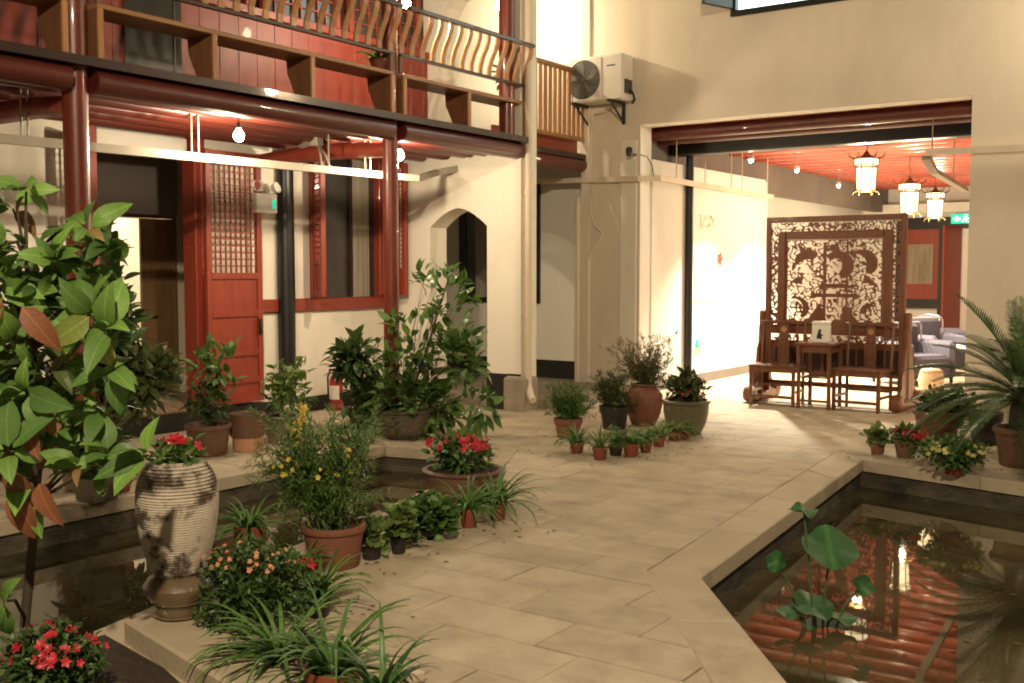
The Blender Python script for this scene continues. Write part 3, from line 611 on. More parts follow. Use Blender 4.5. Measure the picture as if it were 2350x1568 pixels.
mb.build('fan_grille',mat('grillewire',(.22,.21,.18),None,6,.5),g,False)
MB().box(.19,.31,-.004,-.001,.43,.445).build('maker_mark',mat('markblue',(.05,.05,.16),None,5,.5),t,False)
MB().bbox(.416,.432,.05,.24,.08,.26,.006).build('valve_cover',M['acdark'],t,False)
MB().bbox(.414,.42,.06,.23,.36,.5,.003).build('side_louvre',M['acwhite'],t,False)
for x in (-.25,.28):
    MB().bbox(x-.02,x+.02,-.12,.30,-.035,-.002,.003).tube([(x,-.05,-.03),(x,.28,-.26)],.014,6).box(x-.02,x+.02,.27,.30,-.28,-.03).build('bracket',M['steel'],t,False)
pth=[(.02,.28,-.1),(-.16,.26,-.12),(-.2,.27,-.4),(-.21,.27,-1.0),(-.19,.26,-1.45),(-.12,.27,-1.6),(-.02,.28,-1.68),(-.2,.27,-1.95),(-.3,.27,-2.15)]
MB().tube(pth,.014,7).build('hose',M['pvc'],t,False,True)
MB().tube([(.43,.15,.12),(.47,.17,.10),(.46,.25,.02),(.40,.29,-.02)],.014,7).build('refrigerant_pipe',M['steel'],t,False,True)
# ---- rain pipe on the end of the arch wall
t=thing('rain_pipe','cream plastic rain pipe down the corner of the arched wall','drainpipe',(-6.885,10.12,0))
MB().tube([(0,.0,7),(0,0,.45),(.0,0,.30),(.07,-.05,.18),(.13,-.09,.14)],.042,14).build('pipe',M['pvc'],t,False,True)
for z in (1.1,2.5,4.2,5.4): MB().lathe([(.044,z-.02),(.05,z-.02),(.05,z+.02),(.044,z+.02)],14).box(-.06,0,-.012,.012,z-.012,z+.012).build('clip',M['pvc'],t,False)
# ---- security camera
p=OY(1440,352,12.05); t=thing('security_camera','small dark security camera on the plaster wall under the outdoor unit','camera',p)
MB().tube([(0,.25,0),(0,.1,.0),(0,.06,.02)],.012,8).build('arm',M['steel'],t,False,True)
o=MB().lathe([(.005,-.05),(.04,-.05),(.045,.06),(.03,.07)],16).mesh('body',M['steel'],True); link('body',o,t,(0,.04,.02),(R(70),0,R(30)))
MB().tube([(.05,.25,0),(.15,.24,-.03),(.22,.24,-.14),(.25,.25,-.28)],.006,6).build('wire',M['black'],t,False,True)
# ---- exit signs
def exit_sign(p,label,w,h,face,left):
    t=thing('exit_sign',label,'sign',p)
    if face=='x': bx=lambda u0,u1,z0,z1,d0,d1: MB().box(d0,d1,u0,u1,z0,z1)
    else: bx=lambda u0,u1,z0,z1,d0,d1: MB().box(u0,u1,-d1,-d0,z0,z1)
    bx(-w/2,w/2,-h/2,h/2,0,.02).build('panel',M['signgreen'],t,False)
    ax={'x':'x','y':'y'}[face]; s=1 if left else -1
    def pr(poly,name):
        mb=MB(); mb.prism([(u*w*s,z*h) for u,z in poly],.0205 if face=='x' else -.0205,.023 if face=='x' else -.023,ax); mb.build(name,M['signwhite'],t,False)
    pr([(-.42,0),(-.22,.32),(-.22,.14),(-.06,.14),(-.06,-.14),(-.22,-.14),(-.22,-.32)],'arrow')
    pr([(.12,.36),(.24,.36),(.22,.12),(.36,.04),(.33,-.05),(.2,.02),(.22,-.12),(.34,-.38),(.24,-.38),(.12,-.16),(.04,-.36),(-.02,-.30),(.07,-.05)],'running_figure')
exit_sign(OX(1604,788,-6.585),'small green running-man exit sign low on the white hall wall',.22,.10,'x',True)
exit_sign(OY(2208,502,23.2),'lit green exit sign hanging over the red doors at the hall end',.42,.2,'y',True)
# ---- paper drawings on hall wall
def poster(name,label,x0,y0,x1,y1,motif):
    a=OX(x0,y0,-6.594); b=OX(x1,y1,-6.594); t=thing(name,label,'picture',(a.x,(a.y+b.y)/2,b.z))
    w2=(b.y-a.y)/2; h=a.z-b.z; MB().box(-.005,.004,-w2,w2,0,h).build('sheet',M['paper'],t,False)
    mb=MB()
    for k in range(motif):
        u=random.uniform(-w2*.8,w2*.8); z=random.uniform(.08,.9)*h; pts=[(.006,u,z)]
        for j in range(5): u+=random.uniform(-.06,.06); z+=random.uniform(-.06,.06); pts.append((.006,max(-w2*.9,min(w2*.9,u)),max(.03,min(h*.97,z))))
        mb.tube(pts,.003,4)
    mb.build('line_drawing',M['ink'],t,False); return t,w2,h
poster('drawing_sheet','faint line drawing pinned to the bright white hall wall',1594,578,1660,690,26)
poster('drawing_sheet','small faint sketch pinned high on the bright white hall wall',1608,492,1642,528,8)
p=OX(1652,594,-6.57); t=thing('paper_ornament','red cut-paper ornament at the corner of the drawing','ornament',p)
for k in range(5): a0=k*1.257; MB().prism([(0,0),(.07*math.cos(a0-.4),.07*math.sin(a0-.4)),(.1*math.cos(a0),.1*math.sin(a0)),(.07*math.cos(a0+.4),.07*math.sin(a0+.4))],0,.008,'x').build('petal',M['redink'],t,False)
# ---- hall spot lamps
for i,(x,y,z,lb) in enumerate(((-5.9,14.2,3.2,'small lit ceiling spot nearest the hall post'),(-5.9,16.0,3.2,'small lit ceiling spot halfway along the white hall wall'),(-6.3,19.2,3.2,'small lit ceiling spot at the far end of the white hall wall'))):
    t=thing('ceiling_spot',lb,'spot lamp',(x,y,z)); MB().tube([(0,0,.22),(0,0,.02)],.01,6).build('stem',M['trunking'],t,False)
    MB().lathe([(.03,.03),(.04,.02),(.045,-.03),(.02,-.035)],14).build('head',M['white'],t,False,True)
    MB().lathe([(.004,-.075),(.025,-.06),(.028,-.04),(.01,-.034)],12).build('glass_bulb',M['spotglow'],t,False,True)
    l_=bpy.data.lights.new('spot_light','SPOT'); l_.energy=POW['spot']; l_.shadow_soft_size=.04; l_.color=(1,.86,.64); l_.spot_size=R(118); l_.spot_blend=.5
    o_=bpy.data.objects.new('spot_light',l_); COL.objects.link(o_); o_.location=(x,y,z-.10); o_.rotation_euler=(0,R(-24),0)
point('room_light',(-11.6,7.6,2.6),POW['room'],.1)
t=thing('ceiling_bulb','lit ceiling bulb of the room behind the wooden door','bulb',(-11.6,7.6,2.8)); MB().lathe([(.005,-.08),(.04,-.05),(.04,0),(.02,.05)],14).build('glass_bulb',M['bulb'],t,False,True); MB().tube([(0,0,.04),(0,0,.2)],.01,6).build('stem',M['white'],t,False)
# ---- palace lanterns
def lantern(p,s,label,zc):
    t=thing('palace_lantern',label,'lantern',p,R(20)); n=6
    def ring(r,z): return [(r*math.cos(2*math.pi*i/n),r*math.sin(2*math.pi*i/n),z) for i in range(n)]
    def pan(r0,z0,r1,z1,name,nm):
        a,b=ring(r0,z0),ring(r1,z1)
        for i in range(n):
            j=(i+1)%n; MB().add([a[i],a[j],b[j],b[i]],[(0,1,2,3)]).build(name,M[nm],t,False)
    pan(.115*s,-.22*s,.13*s,.06*s,'pane','lanternpane'); pan(.15*s,.10*s,.15*s,.18*s,'upper_pane','lanternpane')
    fr=MB()
    for i in range(n):
        a0=2*math.pi*i/n; ca,sa=math.cos(a0),math.sin(a0)
        fr.tube([(.118*s*ca,.118*s*sa,-.24*s),(.134*s*ca,.134*s*sa,.07*s),(.155*s*ca,.155*s*sa,.10*s),(.155*s*ca,.155*s*sa,.19*s)],.008*s,6)
        fr.tube([(.15*s*ca,.15*s*sa,.19*s),(.21*s*ca,.21*s*sa,.21*s),(.24*s*ca,.24*s*sa,.27*s)],[.012*s,.010*s,.004*s],6)
        fr.tube([(.118*s*ca,.118*s*sa,-.24*s),(.16*s*ca,.16*s*sa,-.26*s),(.17*s*ca,.17*s*sa,-.30*s)],[.009*s,.007*s,.003*s],6)
    for r_,z in ((.118,-.235),(.136,.075),(.155,.10),(.155,.19)):
        q=ring(r_*s,z*s); fr.tube(q+[q[0]],.008*s,6)
    fr.build('frame',M['lanterngold'],t,False)
    MB().lathe([(.16*s,.192*s),(.05*s,.24*s),(.02*s,.28*s),(.012*s,.3*s)],6).build('cap',M['lanterngold'],t,False)
    MB().lathe([(.11*s,-.25*s),(.115*s,-.235*s)],6).build('base_plate',M['lanterngold'],t,False)
    MB().tube([(0,0,.3*s),(.01,0,.36*s),(-.008,0,.42*s),(0,0,zc-p[2])],.006,6).build('chain',M['lanterngold'],t,False)
    point('lantern_light',Vector(p)+Vector((0,0,-.36*s)),POW['lantern'],.06,(1,.82,.52))
for (x,y,d,s,lb) in ((1988,397,15.0,1.05,'lit palace lantern hanging first inside the hall opening'),(2087,452,16.6,1.05,'lit palace lantern hanging second behind the hall opening'),(2146,468,19.6,1.05,'lit palace lantern hanging deepest in the red-ceilinged hall')):
    lantern(AT(x,y,d),s,lb,3.44)
# ================================================================== CARVED SCREEN
t=thing('carved_screen','tall carved wooden standing screen with leaping fish behind the table','screen',(-4.23,12.78,0)); SX0,SX1=-.85,.85
def fret(x0,x1,z0,z1,cell,th,solid,seed,y=.0,depth=.022,fn=None):
    nx,nz=int((x1-x0)/cell),int((z1-z0)/cell); r=np.random.default_rng(seed)
    f=r.standard_normal((nz,nx)); kx=np.fft.fftfreq(nx)[None,:]; kz=np.fft.fftfreq(nz)[:,None]; k2=kx**2+kz**2
    g=np.real(np.fft.ifft2(np.fft.fft2(f)*np.exp(-k2*solid)))
    g/=g.std(); m=np.abs(g)<th
    if fn is not None:
        X=(np.arange(nx)+.5)/nx; Z=(np.arange(nz)+.5)/nz; XX,ZZ=np.meshgrid(X,Z); m=fn(XX,ZZ,m)
    mb=MB(); v=mb.v; fs=mb.f; idx={}
    def V(i,j,s):
        k=(i,j,s)
        if k not in idx: idx[k]=len(v); v.append((x0+i*cell,y-depth/2 if s==0 else y+depth/2,z0+j*cell))
        return idx[k]
    for j in range(nz):
        for i in range(nx):
            if not m[j,i]: continue
            fs.append((V(i,j,0),V(i+1,j,0),V(i+1,j+1,0),V(i,j+1,0))); fs.append((V(i,j,1),V(i,j+1,1),V(i+1,j+1,1),V(i+1,j,1)))
            if i==0 or not m[j,i-1]: fs.append((V(i,j,0),V(i,j+1,0),V(i,j+1,1),V(i,j,1)))
            if i==nx-1 or not m[j,i+1]: fs.append((V(i+1,j,0),V(i+1,j,1),V(i+1,j+1,1),V(i+1,j+1,0)))
            if j==0 or not m[j-1,i]: fs.append((V(i,j,0),V(i,j,1),V(i+1,j,1),V(i+1,j,0)))
            if j==nz-1 or not m[j+1,i]: fs.append((V(i,j+1,0),V(i+1,j+1,0),V(i+1,j+1,1),V(i,j+1,1)))
    return mb
def fishes(X,Z,m):
    def ell(cx,cz,a,b,ang): 
        ca,sa=math.cos(ang),math.sin(ang); u=(X-cx)*ca+(Z-cz)*sa; w_=-(X-cx)*sa+(Z-cz)*ca; return (u/a)**2+(w_/b)**2<1
    def arcfish(cx,cz,r,a0,a1,wd,flip=1):      # a curved body: part of a ring, wide in the middle
        dx,dz=(X-cx)*flip,(Z-cz); rr=np.hypot(dx,dz); th=np.arctan2(dz,dx); t_=(th-a0)/(a1-a0); return (t_>0)&(t_<1)&(np.abs(rr-r)<wd*np.sqrt(np.clip(np.sin(np.pi*np.clip(t_,1e-6,1)**.65),0,1)))
    def tri(p,q,s_):
        d=lambda a,b:(b[0]-a[0])*(Z-a[1])-(b[1]-a[1])*(X-a[0]); A,B,C=d(p,q),d(q,s_),d(s_,p); return ((A>=0)&(B>=0)&(C>=0))|((A<=0)&(B<=0)&(C<=0))
    m=m|arcfish(.52,.70,.13,-1.2,2.2,.058)|tri((.42,.87),(.56,.86),(.54,.97))|tri((.40,.84),(.53,.80),(.47,.76))|arcfish(.50,.66,.09,2.6,3.14,.03)
    m=m|arcfish(.24,.70,.13,.9,3.1,.055)|tri((.14,.58),(.04,.50),(.18,.48))|tri((.24,.86),(.11,.97),(.18,.80))|tri((.29,.80),(.19,.87),(.29,.72))
    m=m|arcfish(.76,.72,.13,-.9,1.9,.055)|tri((.72,.87),(.62,.86),(.73,.78))|tri((.82,.6),(.92,.5),(.80,.5))
    # gate roofs and pillars
    m=m|((Z>.435)&(Z<.47)&(np.abs(X-.52)<.17))|((Z>.455)&(Z<.49)&(np.abs(X-.52)<.13))|((Z>.33)&(Z<.375)&(np.abs(X-.52)<.27-1.2*(Z-.33)))|((np.abs(X-.41)<.012)&(Z<.97))|((np.abs(X-.64)<.010)&(Z>.02))
    m=m|tri((.20,.0),(.36,.26),(.46,.0))|tri((.56,.0),(.62,.25),(.80,.0))|((X>.33)&(X<.41)&(Z<.2))|((X>.60)&(X<.70)&(Z<.22))|arcfish(.1,.2,.12,-1,1.6,.03)|arcfish(.9,.15,.1,1.5,4,.03)
    m=m|(Z<.03+.05*np.sin(X*20)**2)|((X<.012)|(X>.988)|(Z>.988))
    # open sky in some places
    hole=((np.hypot(X-.2,(Z-.66)*1.0)<.05))|((np.hypot(X-.50,(Z-.68))<.065)&(np.sin(X*90+Z*60)<.4))
    return m&~hole
W=M['screenwood']
fr=MB(); fr.bbox(SX0,SX0+.065,-.03,.03,.12,2.28,.006); fr.bbox(SX1-.065,SX1,-.03,.03,.12,2.28,.006); fr.bbox(SX0+.065,SX1-.065,-.029,.029,2.21,2.28,.006); fr.build('outer_frame',W,t,False)
ix0,ix1,iz0,iz1=SX0+.155,SX1-.155,.90,2.10
fr=MB(); fr.bbox(ix0,ix0+.1,-.034,.034,iz0,iz1,.012); fr.bbox(ix1-.1,ix1,-.034,.034,iz0,iz1,.012); fr.bbox(ix0+.1,ix1-.1,-.033,.033,iz1-.1,iz1,.012); fr.bbox(SX0+.065,SX1-.065,-.033,.033,iz0-.06,iz0+.05,.012); fr.build('inner_frame',W,t,False)
fret(ix0+.1,ix1-.1,iz0+.05,iz1-.1,.0085,.40,62,3,fn=fishes).build('carved_panel',W,t,False)['kind']='stuff'
fret(SX0+.065,SX1-.065,iz1,2.21,.0075,.55,55,4).build('top_fretwork',W,t,False)['kind']='stuff'
fret(SX0+.065,ix0,iz0,iz1,.0075,.7,55,5).build('side_fretwork',W,t,False)['kind']='stuff'
fret(ix1,SX1-.065,iz0,iz1,.0075,.6,55,6).build('side_fretwork',W,t,False)['kind']='stuff'
fr=MB(); fr.bbox(SX0+.065,SX1-.065,-.03,.03,.72,.76,.006); fr.bbox(SX0+.065,SX1-.065,-.025,.025,.36,.72,.006); fr.bbox(SX0+.065,SX1-.065,-.03,.03,.20,.26,.006); fr.build('lower_panel',W,t,False)
fret(SX0+.065,SX1-.065,.76,iz0-.06,.009,.5,60,8).build('slot_fretwork',W,t,False)['kind']='stuff'
for i in range(5):
    x=SX0+.14+i*.31; MB().bbox(x,x+.26,-.034,-.025,.40,.68,.006).build('relief_panel',M['darkwood'],t,False)
for s_ in (-1,1):
    x=s_*.85
    sh=MB(); sh.bbox(min(x,x+s_*.07),max(x,x+s_*.07),-.06,.06,.1,1.13,.02); sh.build('side_post',W,t,False)
    sw=[(0,0),(.30,0),(.27,.1),(.2,.16),(.2,.28),(.12,.36),(.1,.52),(.04,.62),(.03,.8),(0,.85)]
    for yd in (-1,1): MB().prism([(yd*(.06+a*1.0),.12+b) for a,b in sw],x-.018+s_*.035,x+.018+s_*.035,'x').build('stay_bracket',W,t,False)
    ft=MB(); ft.bbox(x-.06+s_*.03,x+.06+s_*.03,-.46,.46,.0,.13,.03); ft.build('foot',W,t,False)
    for yd in (-.40,.40): MB().lathe([(.02,-.075),(.09,-.06),(.105,0),(.09,.06),(.02,.075)],20).build('drum',W,t,False,True,loc=(x+s_*.03,yd,.105))
for o in t.children:
    if o.name.startswith('drum'): o.rotation_euler=(0,R(90),0)
# ================================================================== CHAIRS, TABLE
CW=M['chairwood']
def chair(p,rz,label):
    t=thing('wooden_chair',label,'chair',p,rz); w2,d2=.29,.22
    MB().bbox(-w2,w2,-d2,d2,.455,.49,.01).build('seat',CW,t,False)
    MB().bbox(-w2+.02,w2-.02,-d2+.012,-d2+.028,.40,.455,.003).bbox(-w2+.012,-w2+.028,-d2+.03,d2-.03,.40,.455,.003).bbox(w2-.028,w2-.012,-d2+.03,d2-.03,.40,.455,.003).build('apron',CW,t,False)
    for x in (-w2+.03,w2-.03):
        MB().bbox(x-.02,x+.02,-d2+.005,-d2+.045,0,.456,.005).build('leg',CW,t,False)
        MB().tube([(x,d2-.025,0),(x,d2-.025,.46),(x,d2+.0,.75),(x,d2+.035,.99)],[.02,.02,.018,.016],8).build('leg',CW,t,False,True)
        MB().bbox(x-.011,x+.011,-d2+.045,d2-.045,.15,.18,.003).build('stretcher',CW,t,False)
    MB().bbox(-w2+.05,w2-.05,-d2+.012,-d2+.035,.09,.125,.003).build('stretcher',CW,t,False)
    MB().bbox(-w2+.05,w2-.05,d2-.035,d2-.015,.20,.23,.003).build('stretcher',CW,t,False)
    MB().bbox(-w2-.02,w2+.02,d2+.02,d2+.055,.965,1.01,.012).build('top_rail',CW,t,False)
    sp=MB(); sp.bbox(-.075,.075,d2+.005,d2+.022,.49,.76,.004); sp.bbox(-.06,.06,d2+.017,d2+.034,.76,.965,.004); sp=sp.build('back_splat',CW,t,False)
    MB().lathe([(.01,-.006),(.035,-.004),(.035,.004),(.01,.006)],16).build('rosette',M['clay'],sp,False,True,loc=(0,d2+.012,.9)).rotation_euler=(R(90),0,0)
    for x in (-.17,.17): MB().bbox(x-.01,x+.01,d2+.008,d2+.026,.49,.965,.003).build('back_bar',CW,t,False)
chair((G(1790,925).x,12.40,0),R(3),'dark wooden chair between the tea table and the white hall wall')
chair((G(1982,940).x,12.40,0),R(-4),'dark wooden chair between the tea table and the ceramic drum stool')
p=(G(1880,935).x,12.36,0); t=thing('tea_table','narrow dark wooden tea table between two chairs','table',p)
w2,d2=.20,.22
MB().bbox(-w2-.03,w2+.03,-d2-.02,d2+.02,.74,.775,.01).build('tabletop',CW,t,False)
MB().bbox(-w2+.02,w2-.02,-d2+.015,-d2+.03,.66,.74,.003).bbox(-w2+.015,-w2+.03,-d2+.03,d2-.03,.66,.74,.003).bbox(w2-.03,w2-.015,-d2+.03,d2-.03,.66,.74,.003).build('apron',CW,t,False)
for x in (-w2+.02,w2-.02):
    for y in (-d2+.02,d2-.02): MB().bbox(x-.02,x+.02,y-.02,y+.02,0,.741,.005).build('leg',CW,t,False)
MB().bbox(-w2+.04,w2-.04,-d2+.02,d2-.02,.36,.38,.004).build('shelf',CW,t,False)
MB().bbox(-w2+.04,w2-.04,-d2+.01,-d2+.03,.08,.11,.003).build('stretcher',CW,t,False)
p=(G(1885,935).x,12.34,.775); t=thing('tea_caddy','pale square tea caddy with a dark figure standing on the tea table','caddy',p,R(12))
MB().bbox(-.10,.10,-.09,.09,0,.21,.01).build('box',M['paper'],t,False); MB().bbox(-.104,.104,-.094,.094,.21,.25,.012).build('lid',M['paper'],t,False)
MB().prism([(-.045,.05),(.02,.045),(.01,.08),(.035,.09),(.0,.11),(.012,.15),(-.015,.165),(-.03,.12),(-.04,.09)],-.0915,-.0905,'y').build('printed_figure',M['black'],t,False)
# ================================================================== HALL FURNITURE
def armchair(p,rz,label):
    t=thing('armchair',label,'armchair',p,rz); SF=M['sofa']
    MB().bbox(-.38,.38,-.34,.36,.10,.42,.05).build('seat',SF,t,False); MB().bbox(-.40,.40,.28,.46,.10,.86,.06).build('backrest',SF,t,False)
    for x in (-.46,.34): MB().bbox(x,x+.13,-.36,.34,.08,.62,.05).build('armrest',SF,t,False)
    MB().tube([(-.40,.28,.15),(-.40,.28,.82),(-.36,.28,.865),(.36,.28,.865),(.40,.28,.82),(.40,.28,.15)],.012,6).build('piping',M['sofapipe'],t,False,True)
    for x in (-.4,.4):
        for y in (-.3,.38): MB().tube([(x,y,0),(x,y,.1)],.025,8).build('leg',M['black'],t,False)
armchair(G(2098,880),R(60),'blue-grey armchair with pale piping right behind the carved screen')
armchair(G(2150,856),R(60),'blue-grey armchair with pale piping farther back in the hall')
armchair(G(2175,838),R(120),'wide blue-grey armchair at the back of the hall seating')
p=G(2210,862); t=thing('low_table','white-topped low table among the armchairs','table',p); MB().bbox(-.45,.45,-.3,.3,.42,.46,.015).build('tabletop',M['white'],t,False)
for x in (-.38,.38):
    for y in (-.24,.24): MB().bbox(x-.03,x+.03,y-.03,y+.03,0,.42,.005).build('leg',M['white'],t,False)
p=G(2136,903); t=thing('drum_stool','cream glazed ceramic drum stool with red motif on the hall floor','stool',p)
MB().lathe([(.10,0),(.125,.01),(.155,.1),(.165,.17),(.155,.24),(.13,.315),(.10,.33),(.03,.335)],28).build('body',M['ceramic'],t,False,True)
for z in (.045,.29): MB().lathe([(.139 if z<.1 else .142,z-.008),(.148 if z<.1 else .149,z),(.139 if z<.1 else .142,z+.008)],28).build('rim_band',M['clay'],t,False,True)
# ================================================================== FIRE EXTINGUISHER
p=G(772,941); t=thing('fire_extinguisher','red fire extinguisher with pale label beside the black post','extinguisher',p)
MB().lathe([(.07,0),(.078,.01),(.078,.34),(.065,.39),(.03,.415),(.028,.44)],24).build('cylinder',M['red_ext'],t,False,True)
mb=MB(); n=10; v=[]
for i in range(n+1): a=R(-130+i*11); v+=[(.0795*math.cos(a),.0795*math.sin(a),.13),(.0795*math.cos(a),.0795*math.sin(a),.29)]
mb.add(v,[(2*i,2*i+2,2*i+3,2*i+1) for i in range(n)]); mb.build('label',M['paper'],t,False)
MB().lathe([(.03,.44),(.032,.47),(.02,.48)],16).build('neck',M['black'],t,False,True)
MB().bbox(-.012,.012,-.11,.03,.475,.487,.003).build('handle',M['black'],t,False); MB().bbox(-.012,.012,-.1,.02,.505,.517,.003).box(-.01,.01,.005,.025,.487,.505).build('lever',M['black'],t,False)
MB().tube([(-.02,.0,.46),(-.08,-.02,.46),(-.105,-.03,.38),(-.10,-.03,.2),(-.09,-.02,.1)],.011,8).build('hose',M['black'],t,False,True)
# ================================================================== PLANTS
LM={}
LM['big']=leafmat('leaf_big',(.18,.33,.06),(.075,.155,.035),(.22,.12,.05),rough=.55)
LM['mid']=leafmat('leaf_mid',(.13,.23,.05),(.045,.10,.022),per='isl')
LM['mid_o']=leafmat('leaf_mid_o',(.15,.26,.055),(.05,.11,.025))
LM['light']=leafmat('leaf_light',(.20,.27,.07),(.09,.15,.035),per='isl')
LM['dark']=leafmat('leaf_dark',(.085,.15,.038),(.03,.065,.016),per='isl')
LM['fine']=leafmat('leaf_fine',(.15,.24,.055),(.06,.12,.03),per='isl')
LM['spider']=leafmat('leaf_spider',(.14,.26,.058),(.055,.125,.03),per='isl')
LM['spider_o']=leafmat('leaf_spider_o',(.105,.21,.05),(.035,.09,.024))
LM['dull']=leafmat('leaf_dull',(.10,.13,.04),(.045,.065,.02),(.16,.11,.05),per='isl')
LM['pinkish']=leafmat('leaf_pinkish',(.22,.13,.07),(.10,.11,.04),per='isl')
LM['cycad']=leafmat('leaf_cycad',(.085,.15,.04),(.03,.06,.018),rough=.35)
LM['lotus']=leafmat('leaf_lotus',(.05,.13,.042),(.03,.085,.03),rough=.5)
FM={'red':leafmat('petal_red',(.62,.03,.05),(.42,.015,.03),per='isl',trans=.2),'salmon':leafmat('petal_salmon',(.70,.25,.14),(.55,.30,.15),per='isl',trans=.2),
    'yellow':leafmat('petal_yellow',(.75,.55,.06),(.60,.48,.10),per='isl',trans=.2),'cream':leafmat('petal_cream',(.70,.62,.22),(.55,.5,.15),per='isl',trans=.2)}
def tmpl(W=.4,n=5,fold=.10,droop=.15,kind='oval'):
    ts=[i/(n-1) for i in range(n)]
    def wd(t): return W/2*(math.sin(math.pi*min(1,t**.8))**.8) if kind=='oval' else (W/2*(1-t)**.55*min(1,.5+t*4) if kind=='blade' else W/2*math.sin(math.pi*t)**.5)
    v=[];f=[]
    for t in ts:
        z=.12*math.sin(math.pi*t)*.5-droop*t*t; w_=max(wd(t),.004); v+=[(t,-w_,z+fold*w_*2),(t,0,z),(t,w_,z+fold*w_*2)]
    for i in range(n-1):
        a=i*3; f+=[(a,a+3,a+4,a+1),(a+1,a+4,a+5,a+2)]
    return np.array(v),f
DIAM=(np.array([(0,0,0),(.45,-.5,.08),(1,0,-.06),(.45,.5,.08)],float),[(0,1,2),(0,2,3)])
def flower_t(n=5,r=1,cup=.25):
    v=[(0,0,0)];f=[]
    for k in range(n):
        a=2*math.pi*k/n; h=.55
        v+=[(cup*.6,r*.62*math.cos(a-h),r*.62*math.sin(a-h)),(cup,r*math.cos(a),r*math.sin(a)),(cup*.6,r*.62*math.cos(a+h),r*.62*math.sin(a+h))]; b=1+3*k; f.append((0,b,b+1,b+2))
    return np.array(v,float),f
FLW=flower_t()
def frames(d,up=None,roll=None):
    d=d/np.linalg.norm(d,axis=1,keepdims=True); u=np.tile(np.array([0,0,1.]),(len(d),1)) if up is None else up
    if roll is not None: u=u+roll
    y=np.cross(u,d); ny=np.linalg.norm(y,axis=1,keepdims=True); y=np.where(ny<1e-4,np.array([[0,1.,0]]),y/np.maximum(ny,1e-6)); z=np.cross(d,y)
    return d,y,z
def scatter_mesh(name,tp,pos,d,scale,m,wscale=None,roll=.35,up=None):
    tv,tf=tp; N=len(pos); pos=np.asarray(pos,float); d=np.asarray(d,float); scale=np.asarray(scale,float).reshape(-1,1,1)
    X,Y,Z=frames(d,up,RNG.normal(0,roll,(N,3)))
    ws=scale if wscale is None else np.asarray(wscale,float).reshape(-1,1,1)
    V=pos[:,None,:]+tv[None,:,0:1]*X[:,None,:]*scale+tv[None,:,1:2]*Y[:,None,:]*ws+tv[None,:,2:3]*Z[:,None,:]*scale
    k=len(tv); V=V.reshape(-1,3); F=[tuple(i+j*k for i in f) for j in range(N) for f in tf]
    me=bpy.data.meshes.new(name); me.from_pydata(V.tolist(),[],F); me.materials.append(m); me.update(); return me
def rnd_dir(n,axis,spread):
    a=np.asarray(axis,float); v=RNG.normal(0,1,(n,3)); v/=np.linalg.norm(v,axis=1,keepdims=True); r=a+v*spread; return r/np.linalg.norm(r,axis=1,keepdims=True)
def clumps(c,rad,K,shell=.55):
    out=[]
    for i in range(K):
        v=RNG.normal(0,1,3); v/=np.linalg.norm(v); r=shell+(1-shell)*RNG.random(); out.append((np.array(c)+v*np.array(rad)*r,v))
    return out
LEAF5=tmpl(.42,5); LEAFR=tmpl(.85,5,.06,.1,'round'); LEAFN=tmpl(.16,3,.05,.1)
def leaves_from_clumps(cl,n,L,updir=.45,spread=.75,jit=.25):
    P=[];D=[];S=[]
    for c,v in cl:
        ax=v*(1-updir)+np.array([0,0,updir]); k=max(2,int(n+RNG.integers(-2,3)))
        d=rnd_dir(k,ax,spread); P.append(c+d*L*.12+RNG.normal(0,L*jit,(k,3))); D.append(d); S.append(L*RNG.uniform(.65,1.2,k))
    return np.concatenate(P),np.concatenate(D),np.concatenate(S)
def stems_mesh(base,tips,r0,r1,curl=.06,seg=4):
    mb=MB()
    for tp in tips:
        b=np.asarray(base,float)+RNG.normal(0,r0*1.5,3)*np.array([1,1,0]); tp=np.asarray(tp,float); L=np.linalg.norm(tp-b)
        pts=[]
        for i in range(seg+1):
            t=i/seg; p=b*(1-t)+tp*t; p=p+np.array([0,0,1])*L*.12*math.sin(math.pi*t)+RNG.normal(0,L*curl*.4,3)*math.sin(math.pi*t); pts.append(tuple(p))
        mb.tube(pts,[r0+(r1-r0)*i/seg for i in range(seg+1)],5)
    return mb
def fol(t,name,me,kind='stuff'): o=link(name,me,t); tag(o,kind=kind); return o
def individual(t,name,tp,pos,d,scale,m,variants=6,up=None):
    mes=[]
    for k in range(variants):
        tv,tf=tp; tv=tv.copy(); tv[:,2]+=-.25*(k/variants-.3)*tv[:,0]**2; tv[:,1]*=RNG.uniform(.85,1.2); tv[:,1]+=RNG.normal(0,.05)*tv[:,0]**2
        me=bpy.data.meshes.new(name); me.from_pydata(tv.tolist(),[],tf); me.materials.append(m); me.shade_smooth(); mes.append(me)
    X,Y,Z=frames(np.asarray(d,float),None if up is None else np.tile(up,(len(pos),1)),RNG.normal(0,.35,(len(pos),3)))
    for i in range(len(pos)):
        o=bpy.data.objects.new(name,mes[i%variants]); COL.objects.link(o); o.parent=t
        s=float(scale[i]); o.matrix_local=Matrix(((X[i,0]*s,Y[i,0]*s,Z[i,0]*s,pos[i,0]),(X[i,1]*s,Y[i,1]*s,Z[i,1]*s,pos[i,1]),(X[i,2]*s,Y[i,2]*s,Z[i,2]*s,pos[i,2]),(0,0,0,1)))
